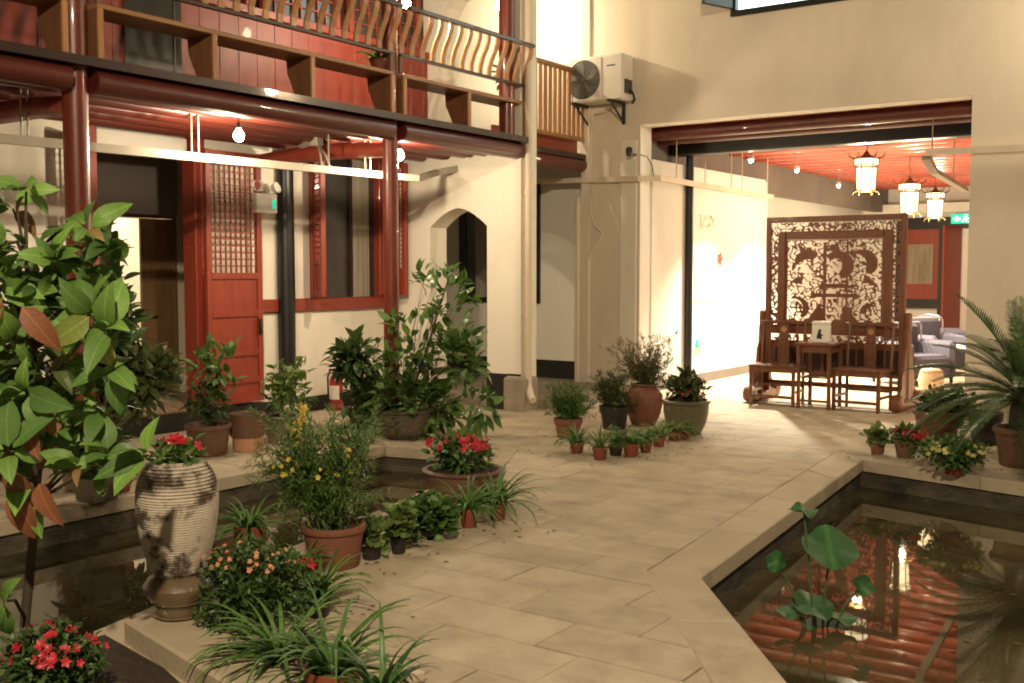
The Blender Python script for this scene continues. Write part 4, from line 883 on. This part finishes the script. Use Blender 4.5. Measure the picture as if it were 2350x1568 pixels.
PROF={'tub':[(.74,0),(.78,.03),(.92,.78),(.93,.84),(1.0,.85),(1.03,.92),(1.0,1.0),(.90,1.0),(.87,.93),(.84,.85)],
 'taper':[(.70,0),(.72,.02),(.88,.72),(.97,.73),(1.0,.99),(.98,1.0),(.92,1.0),(.88,.88),(.85,.84)],
 'bowl':[(.60,0),(.64,.03),(.86,.35),(.95,.65),(.96,.88),(1.03,.92),(1.04,.97),(1.0,1.0),(.90,1.0),(.87,.9)],
 'jar':[(.55,0),(.62,.02),(.86,.3),(1.0,.58),(.95,.75),(.70,.90),(.62,.94),(.70,.98),(.68,1.0),(.55,1.0),(.5,.92)],
 'cyl':[(.9,0),(.94,.02),(.98,.5),(.96,.9),(1.0,.95),(.98,1.0),(.88,1.0),(.85,.88)],
 'stone':[(.74,0),(.8,.02),(1.0,.96),(.98,1.0),(.84,1.0),(.8,.88)]}
def pot(t,style,r,h,m,z=0,n=28):
    pf=[(a*r,b*h) for a,b in PROF[style]]
    MB().lathe(pf,n if style!='stone' else 4,(0,0,z)).build('pot',m,t,False,True)
    rr=pf[-1][0]; zz=pf[-1][1]
    if style!='stone':
        mb=MB(); v=[(0,0,zz+.012)]+[(rr*1.01*math.cos(2*math.pi*i/20),rr*1.01*math.sin(2*math.pi*i/20),zz+random.uniform(-.004,.008)) for i in range(20)]
        mb.add(v,[(0,1+i,1+(i+1)%20) for i in range(20)]).build('soil',M['soil'],t,False,loc=(0,0,z))
    else: mb=MB().box(-rr*.69,rr*.69,-rr*.69,rr*.69,zz-.02,zz+.005).build('soil',M['soil'],t,False)
    return zz+z
class PT:      # a potted plant placed by the picture point where its pot meets the ground
    def __init__(s,label,x,yb,pw,ph,style,m,z=0,group=None,name='potted_plant',cat='potted plant',p=None):
        p=Vector(p) if p is not None else G(x,yb,z); s.mpp=depth(p)/FPX; s.r=pw/2*s.mpp; s.h=ph*s.mpp*.86
        p=p+FH*(s.r*.7); s.p=p; s.x=x; s.t=thing(name,label,cat,p,R(45) if style=='stone' else random.uniform(0,6.28)*0,group)
        s.top=pot(s.t,style,s.r,s.h,M[m]) if m else 0; s.mpp=depth(p)/FPX
    def crown(s,x0,x1,y0,y1,dy=.8):
        c=s.loc((x0+x1)/2,(y0+y1)/2); rx=(x1-x0)/2*s.mpp; return c,(rx,rx*dy,(y1-y0)/2*s.mpp)
    def loc(s,x,y):
        d=ray(x,y); k=(s.p-EYE).dot(FH)/d.dot(FH); q=EYE+d*k-s.p; return np.array((q.x,q.y,q.z))
    def bush(s,box,K,n,Lpx,m,tp=None,stem=.004,shell=.5,updir=.45,spread=.8,nst=None,indiv=False,jit=.25,stemmat='stem',name='leaves'):
        K0=K; K=K if indiv else int(K*2.1); c,r=s.crown(*box); L=Lpx*s.mpp*(1 if indiv else 1.1); cl=clumps(c,np.array(r)*.95,K,shell*.75); P,D,S=leaves_from_clumps(cl,n,L,updir,spread,jit); s.cl=cl
        tp=tp or LEAF5
        if indiv: individual(s.t,'leaf',tp,P,D,S,LM[m])
        else: fol(s.t,name,scatter_mesh(name,tp,P,D,S,LM[m]))
        if stem:
            tips=[q for q,_ in cl][:nst or K0]; fol(s.t,'stems',stems_mesh((0,0,s.top),tips,stem,stem*.35).mesh('stems',M[stemmat],fix=False))
        return s
    def flowers(s,box,N,px,col,up=.4):
        c,r=s.crown(*box); P=[];D=[]
        for i in range(N): v=RNG.normal(0,1,3); v/=np.linalg.norm(v); v[2]=abs(v[2])*.8+.1*v[2]; P.append(np.array(c)+v*np.array(r)*RNG.uniform(.75,1.08)); D.append(v+np.array([-FH.x*.5,-FH.y*.5,up]))
        fol(s.t,'flowers',scatter_mesh('flowers',FLW,P,D,px/2*s.mpp*RNG.uniform(.7,1.25,N),FM[col])); return s
    def spider(s,K,Lpx,Wpx,m='spider',indiv=False,up=.9,at=None,zz=None):
        b=np.array((0,0,s.top)) if at is None else at; L0=Lpx*s.mpp; W0=Wpx*s.mpp; allmb=MB(); K=int(K*1.35); W0*=1.2
        for k in range(K):
            a=RNG.uniform(0,2*math.pi); L=L0*RNG.uniform(.55,1.15); el=RNG.uniform(.35,1.35)*up; hd=np.array((math.cos(a),math.sin(a),0)); sd=np.array((-math.sin(a),math.cos(a),0))
            n=8; p=b+hd*s.r*.15+RNG.normal(0,s.r*.12,3)*np.array([1,1,0]); v=[];f=[]; ang=el; tw=RNG.normal(0,.25); bend=RNG.uniform(1.1,2.3)
            for i in range(n+1):
                t=i/n; w_=W0/2*(min(1,.45+t*3))*(1-t)**.6+.0008; u=hd*math.cos(ang)+np.array((0,0,math.sin(ang))); nn=np.cross(sd,u); s2=sd*math.cos(tw)+nn*math.sin(tw)
                v+=[p-s2*w_+nn*w_*.4,p,p+s2*w_+nn*w_*.4]; p=p+u*L/n; ang-=bend/n*(.5+t)
            for i in range(n): q=i*3; f+=[(q,q+3,q+4,q+1),(q+1,q+4,q+5,q+2)]
            if indiv:
                me=bpy.data.meshes.new('blade'); me.from_pydata([tuple(x) for x in v],[],f); me.materials.append(LM['spider_o']); me.shade_smooth(); link('blade',me,s.t)
            else: allmb.add(v,f)
        if not indiv: fol(s.t,'blades',allmb.mesh('blades',LM[m],True,fix=False))
        return s
    def wisp(s,box,K,per,Lpx,m,stem=.002,tipmat=None,spreadbase=.5,tp=None,stemmat='greenstem'):
        K=int(K*1.6); per=int(per*1.35); c,r=s.crown(*box); r=tuple(v*1.15 for v in r); tips=[np.array(c)+np.array((RNG.uniform(-1,1)*r[0],RNG.uniform(-1,1)*r[1],RNG.uniform(-.6,1)*r[2]*(1))) for k in range(K)]
        P=[];D=[];S=[];mb=MB()
        for tp_ in tips:
            b=np.array((0,0,s.top))+RNG.normal(0,s.r*spreadbase*.5,3)*np.array([1,1,0]); L=np.linalg.norm(tp_-b); pts=[]; cu=RNG.normal(0,L*.07,3)
            for i in range(7): t=i/6; pts.append(b*(1-t)+tp_*t+np.array([0,0,1])*L*.15*math.sin(math.pi*t)+cu*math.sin(math.pi*t))
            mb.tube([tuple(q) for q in pts],[stem*(1-.6*i/6) for i in range(7)],4,False)
            for k in range(per):
                t=RNG.uniform(.25,1)*6; i=min(5,int(t)); q=pts[i]*(1-(t-i))+pts[i+1]*(t-i); ax=pts[i+1]-pts[i]; ax/=np.linalg.norm(ax)
                P.append(q); D.append(rnd_dir(1,ax*.9,.9)[0]); S.append(Lpx*s.mpp*RNG.uniform(.6,1.3))
        fol(s.t,'stems',mb.mesh('stems',M[stemmat],fix=False)); fol(s.t,'leaves',scatter_mesh('leaves',tp or LEAFN,P,D,S,LM[m])); s.tips=tips; return s
    def trunk(s,pts,r0,r1):
        q=[(0,0,s.top-.01)]+[tuple(s.loc(x,y)) for x,y in pts]; n=len(q); s.t_=MB().tube(q,[r0+(r1-r0)*i/(n-1) for i in range(n)],7).build('trunk',M['stem'],s.t,False,True); return s
# ---- far bank of the narrow pond
q=PT('small tree in a rimmed brown pot at the edge of the narrow pond',468,1050,106,84,'tub','brownpot').trunk([(478,940),(492,890),(500,850),(512,800)],.014,.005)
q.bush((430,580,785,905),11,7,27,'mid',nst=11,stem=.003).bush((420,525,880,965),12,8,22,'dark',stem=.003)
st=PT('clay pot stand turned upside down under a brown jar',562,1038,70,40,'cyl','clay',name='pot_stand',cat='pot stand')
q=PT('squat brown jar resting on an orange clay stand',560,1003,84,62,'cyl','brownpot',p=G(562,1038),name='squat_jar',cat='jar'); q.t.location=st.t.location+Vector((0,0,st.h*.99))
q=PT('thin pale-leaved sapling in a green glazed pot near the black post',640,1022,86,76,'bowl','greenglaze').trunk([(645,930),(642,880),(650,840)],.012,.005)
q.bush((592,715,820,945),15,6,25,'light',nst=15,stem=.0025).bush((600,720,890,950),8,6,22,'mid',stem=.0025)
q=PT('dark leafy shrub in a black pot beside the fire extinguisher',822,988,54,48,'taper','darkpot').trunk([(818,900),(812,830)],.012,.006)
q.bush((765,850,785,865),16,7,36,'dark',nst=14,stem=.003).bush((800,856,860,978),14,7,34,'dark',nst=8,stem=.003,name='lower_leaves')
q=PT('tall leafy gardenia shrub spilling over a big dark bowl in the courtyard',925,1012,152,80,'bowl','greypot').trunk([(945,900),(980,800),(1010,700),(1030,640)],.018,.006)
q.bush((935,1105,598,765),18,6,33,'mid_o',nst=17,stem=.004,indiv=True).bush((855,1000,720,890),28,6,34,'mid_o',nst=14,stem=.004,indiv=True)
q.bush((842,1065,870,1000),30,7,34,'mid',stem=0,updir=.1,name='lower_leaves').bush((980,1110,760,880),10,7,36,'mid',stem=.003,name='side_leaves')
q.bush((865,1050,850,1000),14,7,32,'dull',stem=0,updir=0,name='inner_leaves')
q=PT('wide brown bowl of red petunias on the path edge',1060,1165,188,92,'bowl','brownpot').bush((972,1150,1005,1085),48,6,22,'mid',stem=.002).flowers((975,1125,985,1060),42,22,'red')
q.trunk([(1100,1000),(1098,940),(1106,905)],.004,.002).bush((1085,1125,890,965),4,6,34,'mid',stem=0,updir=0,name='shoot_leaves')
PT('spider plant in a small red pot in front of the petunia bowl',1075,1213,46,52,'taper','redplastic').spider(48,118,7)
PT('arching spider plant in a small red pot at the far side of the petunia bowl',1142,1195,46,50,'taper','redplastic').spider(54,125,7)
PT('clump of narrow grassy leaves in a pot behind the yellow-flowered shrub',815,1062,44,40,'taper','darkpot').spider(34,105,6,up=1.25)
PT('strawberry plant in a dark pot next to the big terracotta pot',850,1287,56,50,'taper','darkpot').bush((822,897,1185,1262),20,5,22,'light',LEAFR,stem=.002,stemmat='greenstem')
PT('strawberry plant in a small black pot leaning over the path',913,1273,42,44,'taper','darkpot').bush((878,962,1168,1240),22,5,22,'light',LEAFR,stem=.002,stemmat='greenstem')
PT('spreading dark strawberry patch in a low pot by the petunia bowl',985,1238,70,26,'bowl','darkpot').bush((915,1048,1142,1228),46,5,24,'mid',LEAFR,stem=.002,stemmat='greenstem')
q=PT('feathery broom shrub with yellow flowers in a big terracotta pot',758,1312,150,116,'tub','terracotta').wisp((595,855,945,1180),75,46,21,'fine',stem=.003).wisp((620,760,1010,1200),30,40,18,'fine',stem=.003)
q.bush((600,850,985,1195),60,10,22,'fine',LEAFN,stem=0,name='feathery_leaves'); q.flowers((600,840,975,1190),46,13,'yellow')
c=q.loc(694,950); P=[c+np.array((RNG.normal(0,.012),RNG.normal(0,.012),RNG.uniform(-.06,.06))) for k in range(36)]; fol(q.t,'flower_spike',scatter_mesh('flower_spike',FLW,P,RNG.normal(0,1,(36,3)),np.full(36,.014),FM['yellow']))
c=q.loc(672,980); P=[c+np.array((RNG.normal(0,.03),RNG.normal(0,.03),RNG.uniform(-.05,.05))) for k in range(24)]; fol(q.t,'flower_spike',scatter_mesh('flower_spike',FLW,P,RNG.normal(0,1,(24,3)),np.full(24,.014),FM['yellow']))
PT('bright spider plant in a red pot behind the ribbed urn',567,1302,72,108,'taper','redplastic').spider(46,120,8)
PT('small spider plant squeezed between begonias and terracotta pot',690,1330,46,40,'taper','darkpot').spider(30,95,7)
q=PT('bushy begonia with salmon flowers at the foot of the ribbed urn',545,1500,120,80,'bowl','greypot').bush((425,735,1240,1505),230,9,18,'dark',LEAF5,stem=.002,nst=40,shell=.35).flowers((445,680,1240,1340),60,13,'salmon')
q=PT('geranium with a few red flowers in a brown pot behind the begonia',660,1440,70,60,'taper','brownpot').bush((600,735,1270,1420),50,8,20,'mid',stem=.002,nst=25).flowers((650,720,1272,1330),7,30,'red')
PT('large spider plant in a red pot at the front corner of the path',755,1640,130,110,'taper','redplastic').spider(46,245,12,indiv=True,up=.95)
PT('long-bladed spider plant arching over the path beside the begonia',868,1700,110,110,'taper','redplastic').spider(30,225,14,indiv=True,up=1.1)
PT('spider plant crowded behind the largest spider plant',640,1580,90,80,'taper','darkpot').spider(56,230,11,'spider')
PT('spider plant between the geranium and the big terracotta pot',725,1420,70,60,'taper','darkpot').spider(44,150,9,'spider')
# ---- urn sculpture on stone block
mb=MB(); e1=G(285,1423,.1); e2=G(640,1640,.1); n_=Vector((e2.y-e1.y,-(e2.x-e1.x),0)).normalized()
if n_.dot(FH)<0: n_=-n_
b1=e1+n_*.62; b2=e2+n_*.62
slab=[(e1.x,e1.y),(e2.x,e2.y),(b2.x,b2.y),(b1.x,b1.y)]
t=slab_mesh(slab,-.25,.1,None,.012).build('stone_block',M['coping']); tag(t,'pale stone block under the ribbed urn by the narrow pond','stone block')
p=G(397,1428,.1); k=depth(p)/FPX; p=p+FH*(50*k)
t=thing('pedestal_jar','squat glazed jar carrying the tall ribbed urn','jar',p); k=depth(p)/FPX
pf=[(46,0),(50,4),(54,30),(56,36),(78,58),(80,74),(68,92),(52,100),(40,102)]
MB().lathe([(a*k,b*k) for a,b in pf],32).build('body',M['urnbase'],t,False,True)
for z in (6,30,38): MB().lathe([((52 if z<35 else 58)*k,(z-2)*k),((57 if z<35 else 63)*k,z*k),((52 if z<35 else 58)*k,(z+2)*k)],32).build('ring',M['urnbase'],t,False,True)
t=thing('ribbed_urn','tall weathered cream urn with ribbed shoulder on the squat glazed jar','urn',p+Vector((0,0,100*k)))
prof=[(54,0),(58,5)]
z=8
while z<188: r=60+31*math.sin(min(1,z/170)*math.pi/2); prof+=[(r-.8,z),(r+1.2,z+3)]; z+=6
z=190; r=89
while z<256:
    u=(z-190)/66; r=90-24*u*u-4*u; prof+=[(r-3,z),(r+2,z+2.6),(r+1.2,z+4.6),(r-3,z+6.6)]; z+=7.5
prof+=[(46,258),(40,262),(40,250)]
MB().lathe([(a*k,b*k*.985) for a,b in prof],40,wob=.006).build('body',M['urnglaze'],t,False,True)
mb=MB(); mb.lathe([(2*k,250*k),(39*k,250*k),(39*k,252*k),(2*k,254*k)],20).build('soil',M['soil'],t,False)
zt=p.z+(100+252)*k
q=PT('red impatiens flowering out of the top of the ribbed urn',405,1082,10,8,'taper',None,p=(p.x,p.y,zt),name='flowering_plant',cat='plant'); q.t.location=(p.x,p.y,zt); q.p=Vector((p.x,p.y,zt)); q.top=-.01; q.mpp=k
q.bush((345,465,1015,1075),16,6,24,'mid',stem=.003,stemmat='greenstem').flowers((352,458,1002,1058),10,32,'red')
q=PT('low bush of red impatiens by the stone block',110,1660,150,80,'bowl','darkpot').bush((-10,245,1440,1600),90,8,26,'dark',stem=.002,nst=30).flowers((-10,245,1432,1570),48,28,'red')
# ---- planters left of the pond
q=PT('rough square stone planter with broad leaves on the pond edge',207,1158,112,88,'stone','greypot',name='stone_planter').bush((140,265,985,1080),16,6,40,'dull',stem=.004)
q=PT('small red pot of low greenery beside the square stone planter',277,1132,42,38,'taper','redplastic').bush((245,315,1050,1100),16,7,18,'mid',stem=.002)
q=PT('wide evergreen shrub in a dark tub before the open door',235,1075,95,80,'tub','darkpot').trunk([(240,980),(235,900),(230,820)],.02,.01)
q.bush((95,335,640,860),70,7,46,'dark',nst=40,stem=.004,shell=.3).bush((190,425,800,945),40,7,38,'dull',nst=25,stem=.003,shell=.3)
# ---- group of pots before the white pier
PT('feathery light green fern in a tall terracotta pot beside the white pier',1305,1007,68,52,'taper','terracotta').wisp((1262,1352,885,965),60,40,12,'fine',stem=.002)
PT('dark rosemary bush in a black pot behind the small pots',1412,988,72,62,'taper','darkpot').wisp((1368,1450,860,955),50,36,13,'dull',stem=.002)
q=PT('tall brown jar with wispy pink-tipped plant in the courtyard',1481,980,90,112,'jar','terracotta').wisp((1410,1556,775,870),44,26,13,'pinkish',stem=.002).wisp((1430,1530,830,880),36,30,13,'dull',stem=.002)
q=PT('big olive glazed bowl of mixed flowers in front of the hall wall',1580,1002,110,94,'bowl','greenglaze').bush((1525,1628,858,925),40,7,18,'dull',stem=.002).flowers((1530,1628,885,925),9,15,'red')
for x,y,pw,ph,L_ in ((1325,1041,36,30,48),(1378,1057,38,34,50),(1450,1050,40,36,52),(1483,1040,32,28,44),(1513,1027,32,28,44),(1548,1013,30,26,40),(1573,1009,28,26,38)):
    PT('small spider plant in a terracotta pot in the row before the tall brown jar',x,y,pw,ph,'taper','redplastic',group='row of small spider plants').spider(random.randint(30,52),L_*random.uniform(1.2,1.65),random.uniform(3.6,5),random.choice(['spider','spider','light']),up=random.uniform(.85,1.2))
PT('small dark-leaved fern in a black pot among the row of spider plants',1414,1047,36,28,'taper','darkpot').wisp((1385,1440,985,1025),26,22,10,'fine',stem=.0015)
# ---- right bank group
q=PT('dark bush with yellow flowers in a wide brown pot near the hall opening',2165,1010,108,74,'tub','brownpot').bush((2106,2228,893,985),70,7,18,'dark',stem=.002,nst=30).flowers((2110,2225,940,990),26,16,'yellow')
PT('tiny succulent in a small terracotta pot on the lotus pond corner',2018,1044,38,34,'taper','terracotta').bush((1990,2048,988,1018),12,5,17,'light',LEAFR,stem=.002,stemmat='greenstem')
PT('small pot crowded with bright red flowers on the lotus pond edge',2085,1053,54,48,'taper','brownpot').bush((2045,2125,980,1035),30,7,15,'mid',stem=.002).flowers((2052,2124,975,1025),40,18,'red')
PT('low bush dotted with pale yellow flowers overhanging the lotus pond',2195,1092,50,36,'taper','redplastic').bush((2110,2268,1008,1075),80,8,15,'mid',stem=.002,nst=40).flowers((2112,2268,1010,1070),46,12,'cream')
PT('empty black plastic pot standing before the cycad',2272,1024,78,88,'taper','darkpot',name='black_pot',cat='pot')
# ---- cycad
q=PT('cycad palm with stiff arching fronds in a brown planter by the lotus pond',2375,1078,140,105,'tub','brownpot',name='cycad')
ctr=q.loc(2352,880)
MB().lathe([(.10,0),(.13,.05),(.12,.2),(.10,.32),(.05,.36)],14,wob=.06).build('trunk',M['stem'],q.t,False,True,loc=(ctr[0]*.6,ctr[1]*.6,q.top-.02))
tb=np.array((ctr[0]*.6,ctr[1]*.6,q.top+.28))
def frond(L,bend,el):
    n=12; pts=[];ang=el; p=np.zeros(3)
    for i in range(n+1): pts.append(p.copy()); p=p+np.array((math.cos(ang),0,math.sin(ang)))*L/n; ang-=bend/n
    mb=MB().tube([tuple(x) for x in pts],[.007*(1-.7*i/n) for i in range(n+1)],5,False)
    K=42
    for k in range(K):
        t=.10+.9*k/K; f_=t*n; i=min(n-1,int(f_)); b=pts[i]*(1-(f_-i))+pts[i+1]*(f_-i); ax=(pts[i+1]-pts[i]); ax/=np.linalg.norm(ax); nrm=np.array((-ax[2],0,ax[0]))
        l=.17*math.sin(math.pi*min(1,.12+t*.86))**.6*random.uniform(.9,1.08)
        for s_ in (-1,1):
            d=ax*.62+np.array((0,s_,0))*.72+nrm*.32; d/=np.linalg.norm(d); w_=ax*.0062; tip=b+d*l-np.array((0,0,.02)); m_=b+d*l*.5
            mb.add([b-w_,b+w_,m_+w_,tip,m_-w_],[(0,1,2,4),(4,2,3)])
    return mb.mesh('frond',LM['cycad'],fix=False)
fm=[frond(1.0,b,e) for b,e in ((.6,1.25),(.9,.95),(1.0,.65),(1.1,.40),(1.0,.1),(.9,-.1))]
for i in range(52):
    j=i%6; o=link('frond',fm[j],q.t,tuple(tb),(0,0,i*2.39996+random.uniform(-.15,.15))); sc_=random.uniform(.85,1.08); o.scale=(sc_,)*3
# ---- lotus
zw=-.24; p=G(1880,1440,zw); t=thing('lotus_plant','lotus with cupped green leaves standing in the pond by the cycad','lotus',p); kk=depth(p)/FPX
MB().lathe([(.10,-.3),(.16,-.12),(.17,-.05),(.15,-.05),(.14,-.1)],24,wob=.03).build('sunken_pot',M['darkpot'],t,False,True)
def lotus_leaf(r,cup,wave,seed):
    rr=random.Random(seed); n=30; v=[(0,0,0)];f=[]; ph=[rr.uniform(0,6.28) for _ in range(3)]
    for j in range(1,6):
        for i in range(n):
            a=2*math.pi*i/n; u=j/5; q_=r*u*(1+.08*math.sin(2*a+ph[0])*u); z=cup*r*u**1.5+wave*r*u*u*(math.sin(3*a+ph[1])*.6+math.sin(5*a+ph[2])*.4); v.append((q_*math.cos(a),q_*math.sin(a),z))
    for i in range(n): f.append((0,1+i,1+(i+1)%n))
    for j in range(4):
        for i in range(n): a=1+j*n; f.append((a+i,a+n+i,a+n+(i+1)%n,a+(i+1)%n))
    return MB().add(v,f).mesh('leaf',LM['lotus'],True,fix=False)
def lpos(x,y): d=ray(x,y); k=(p-EYE).dot(FH)/d.dot(FH); return EYE+d*k-p
yaw=math.atan2(-FH.y,-FH.x)
for (x,y,rp,cup,wv,tilt,tz,sd) in ((1905,1258,66,.06,.13,26,-.1,1),(1845,1175,34,.15,.30,6,.6,2),(1865,1392,50,.1,.2,16,0,3),(1915,1415,46,.08,.2,8,1.2,4),(1822,1405,38,.1,.2,10,-.5,5),(1975,1345,26,.5,.3,70,.4,6),(1785,1290,24,.6,.3,70,-.6,7),(1890,1440,52,.03,.05,5,0,8)):
    l=lpos(x,y); o=link('leaf',lotus_leaf(rp*kk,cup,wv,sd),t,l); 
    ax=Matrix.Rotation(yaw+tz,4,'Z')@Matrix.Rotation(R(tilt),4,'Y'); o.rotation_euler=ax.to_euler()
    MB().tube([(l.x*.25,l.y*.25,-.1),(l.x*.6,l.y*.6,l.z*.5),(l.x,l.y,l.z)],.006,6).build('stem',M['greenstem'],t,False,True)
# ---- pots on the balcony shelf
q=PT('spider plant in a terracotta pot on the balcony shelf by the column',868,150,46,38,'taper','redplastic',p=OX(868,150,-7.08)); q.t.location.z=3.538; q.p.z=3.538; q.spider(26,62,6,'light')
q=PT('small red pot with a drooping plant at the far end of the balcony shelf',1165,212,40,34,'taper','redplastic',p=OX(1165,212,-7.08)); q.t.location.z=3.538; q.p.z=3.538; q.bush((1140,1190,155,195),12,5,18,'mid',stem=.002)
# ---- foreground shrub with large leaves
base=AT(55,1560,4.25); base.z=-.03
t=thing('broadleaf_shrub','foreground shrub with large glossy leaves rising beside the narrow pond','shrub',base)
def fl(x,y,d): return np.array(AT(x,y,d)-base)
tr=[(0,0,0),tuple(fl(58,1420,4.25)),tuple(fl(75,1250,4.2)),tuple(fl(85,1150,4.15)),tuple(fl(70,1000,4.1)),tuple(fl(80,800,4.05)),tuple(fl(60,600,4.0))]
MB().tube(tr,[.022,.02,.018,.017,.015,.012,.007],9).build('trunk',M['stem'],t,False,True)
ros=[(60,440,4.0,5,105),(20,560,3.9,5,110),(130,600,4.0,6,120),(200,520,4.0,5,115),(90,690,4.1,6,105),(215,720,3.9,6,125),(30,780,3.9,5,125),(150,830,4.1,7,105),(250,760,3.85,4,140),(60,900,3.8,5,135),(260,850,3.9,4,120),(160,980,4.1,6,100),(20,1040,3.7,5,150),(110,930,4.2,6,95),(185,1070,3.75,7,110),(250,1040,3.9,4,105),(340,1045,3.8,3,115),(60,1110,3.9,4,120),(0,660,4.0,5,115),(200,640,4.2,6,90),(10,1380,3.8,3,110),(110,1000,4.2,5,90),(70,760,4.3,6,95),(140,740,4.2,6,95),(30,480,4.1,4,95),(10,920,4.1,5,105),(220,950,4.2,5,90)]
P=[];D=[];S=[];tips=MB(); LB=tmpl(.48,7,.12,.34)
for x,y,d,n,Lp in ros:
    c=fl(x,y,d); k=d/FPX; j=min(range(1,len(tr)),key=lambda i:abs(tr[i][2]-(c[2]-.15))); b=np.array(tr[j])
    tips.tube([tuple(b),tuple(b*.5+c*.5+np.array((0,0,.04))),tuple(c)],[.008,.006,.004],6,False)
    n=n+2
    dd=rnd_dir(n,np.array((-FH.x*.35+RNG.normal(0,.2),-FH.y*.35+RNG.normal(0,.2),.25)),1.0)
    for i in range(n): P.append(c+dd[i]*Lp*k*.1); D.append(dd[i]); S.append(Lp*k*RNG.uniform(.42,.95))
fol(t,'twigs',tips.mesh('twigs',M['stem'],fix=False))
LM['brown']=leafmat('leaf_brown',(.24,.085,.04),(.13,.07,.03),rough=.6)
Pb=[fl(x,y,3.8) for x,y in ((15,950),(25,1010),(10,1075),(45,1120),(5,690),(50,705),(75,1030),(90,1110),(20,1130),(60,960))]; Db=[np.array((RNG.normal(0,.35)+_rt.x*.2,RNG.normal(0,.35)+_rt.y*.2,-.7)) for _ in Pb]
individual(t,'withered_leaf',LB,np.array(Pb),np.array(Db),[.19*RNG.uniform(.8,1.15) for _ in Pb],LM['brown'],4,np.array((-FH.x*1.1,-FH.y*1.1,.4)))
individual(t,'leaf',LB,np.array(P),np.array(D),S,LM['big'],8,np.array((-FH.x*1.1,-FH.y*1.1,.8)))
cl=[(fl(RNG.uniform(-40,270),RNG.uniform(560,1120),RNG.uniform(3.9,4.6)),np.array((-FH.x*.3,-FH.y*.3,.3))) for k in range(62)]
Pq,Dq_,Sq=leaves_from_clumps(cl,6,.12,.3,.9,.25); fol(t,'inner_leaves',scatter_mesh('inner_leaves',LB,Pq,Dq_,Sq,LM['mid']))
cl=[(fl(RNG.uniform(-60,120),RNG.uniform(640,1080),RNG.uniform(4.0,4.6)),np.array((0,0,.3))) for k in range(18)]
Pq,Dq_,Sq=leaves_from_clumps(cl,5,.15,.3,.9,.25); fol(t,'faded_leaves',scatter_mesh('faded_leaves',LB,Pq,Dq_,Sq,LM['dull']))

# ---- dead leaves and crumbs of soil round the pots
mb=MB(); k=0
for o in [o for o in bpy.data.objects if o.get('category')=='potted plant' and o.location.z<.05]:
    for j in range(16):
        a=random.uniform(0,6.28); d=random.uniform(.12,.55); x,y=o.location.x+d*math.cos(a),o.location.y+d*math.sin(a); inside=False
        for P_ in (RP,LP):
            if all((P_[(i+1)%len(P_)][0]-P_[i][0])*(y-P_[i][1])-(P_[(i+1)%len(P_)][1]-P_[i][1])*(x-P_[i][0])>-.02 for i in range(len(P_))): inside=True
        if inside or x<-8.8: continue
        b=random.uniform(0,6.28); s_=random.uniform(.006,.022); c_,n_=math.cos(b)*s_,math.sin(b)*s_; z=.006
        mb.add([(x-c_,y-n_,z),(x-n_*.45,y+c_*.45,z+.006),(x+c_,y+n_,z+.002),(x+n_*.45,y-c_*.45,z+.005)],[(0,1,2,3)])
tag(mb.build('fallen_leaves',mat('fallen_leaves',(.15,.10,.04),(.05,.04,.015),9,.8,island=True)),'dry leaves and crumbs scattered on the paving round the pots','leaves',kind='stuff')
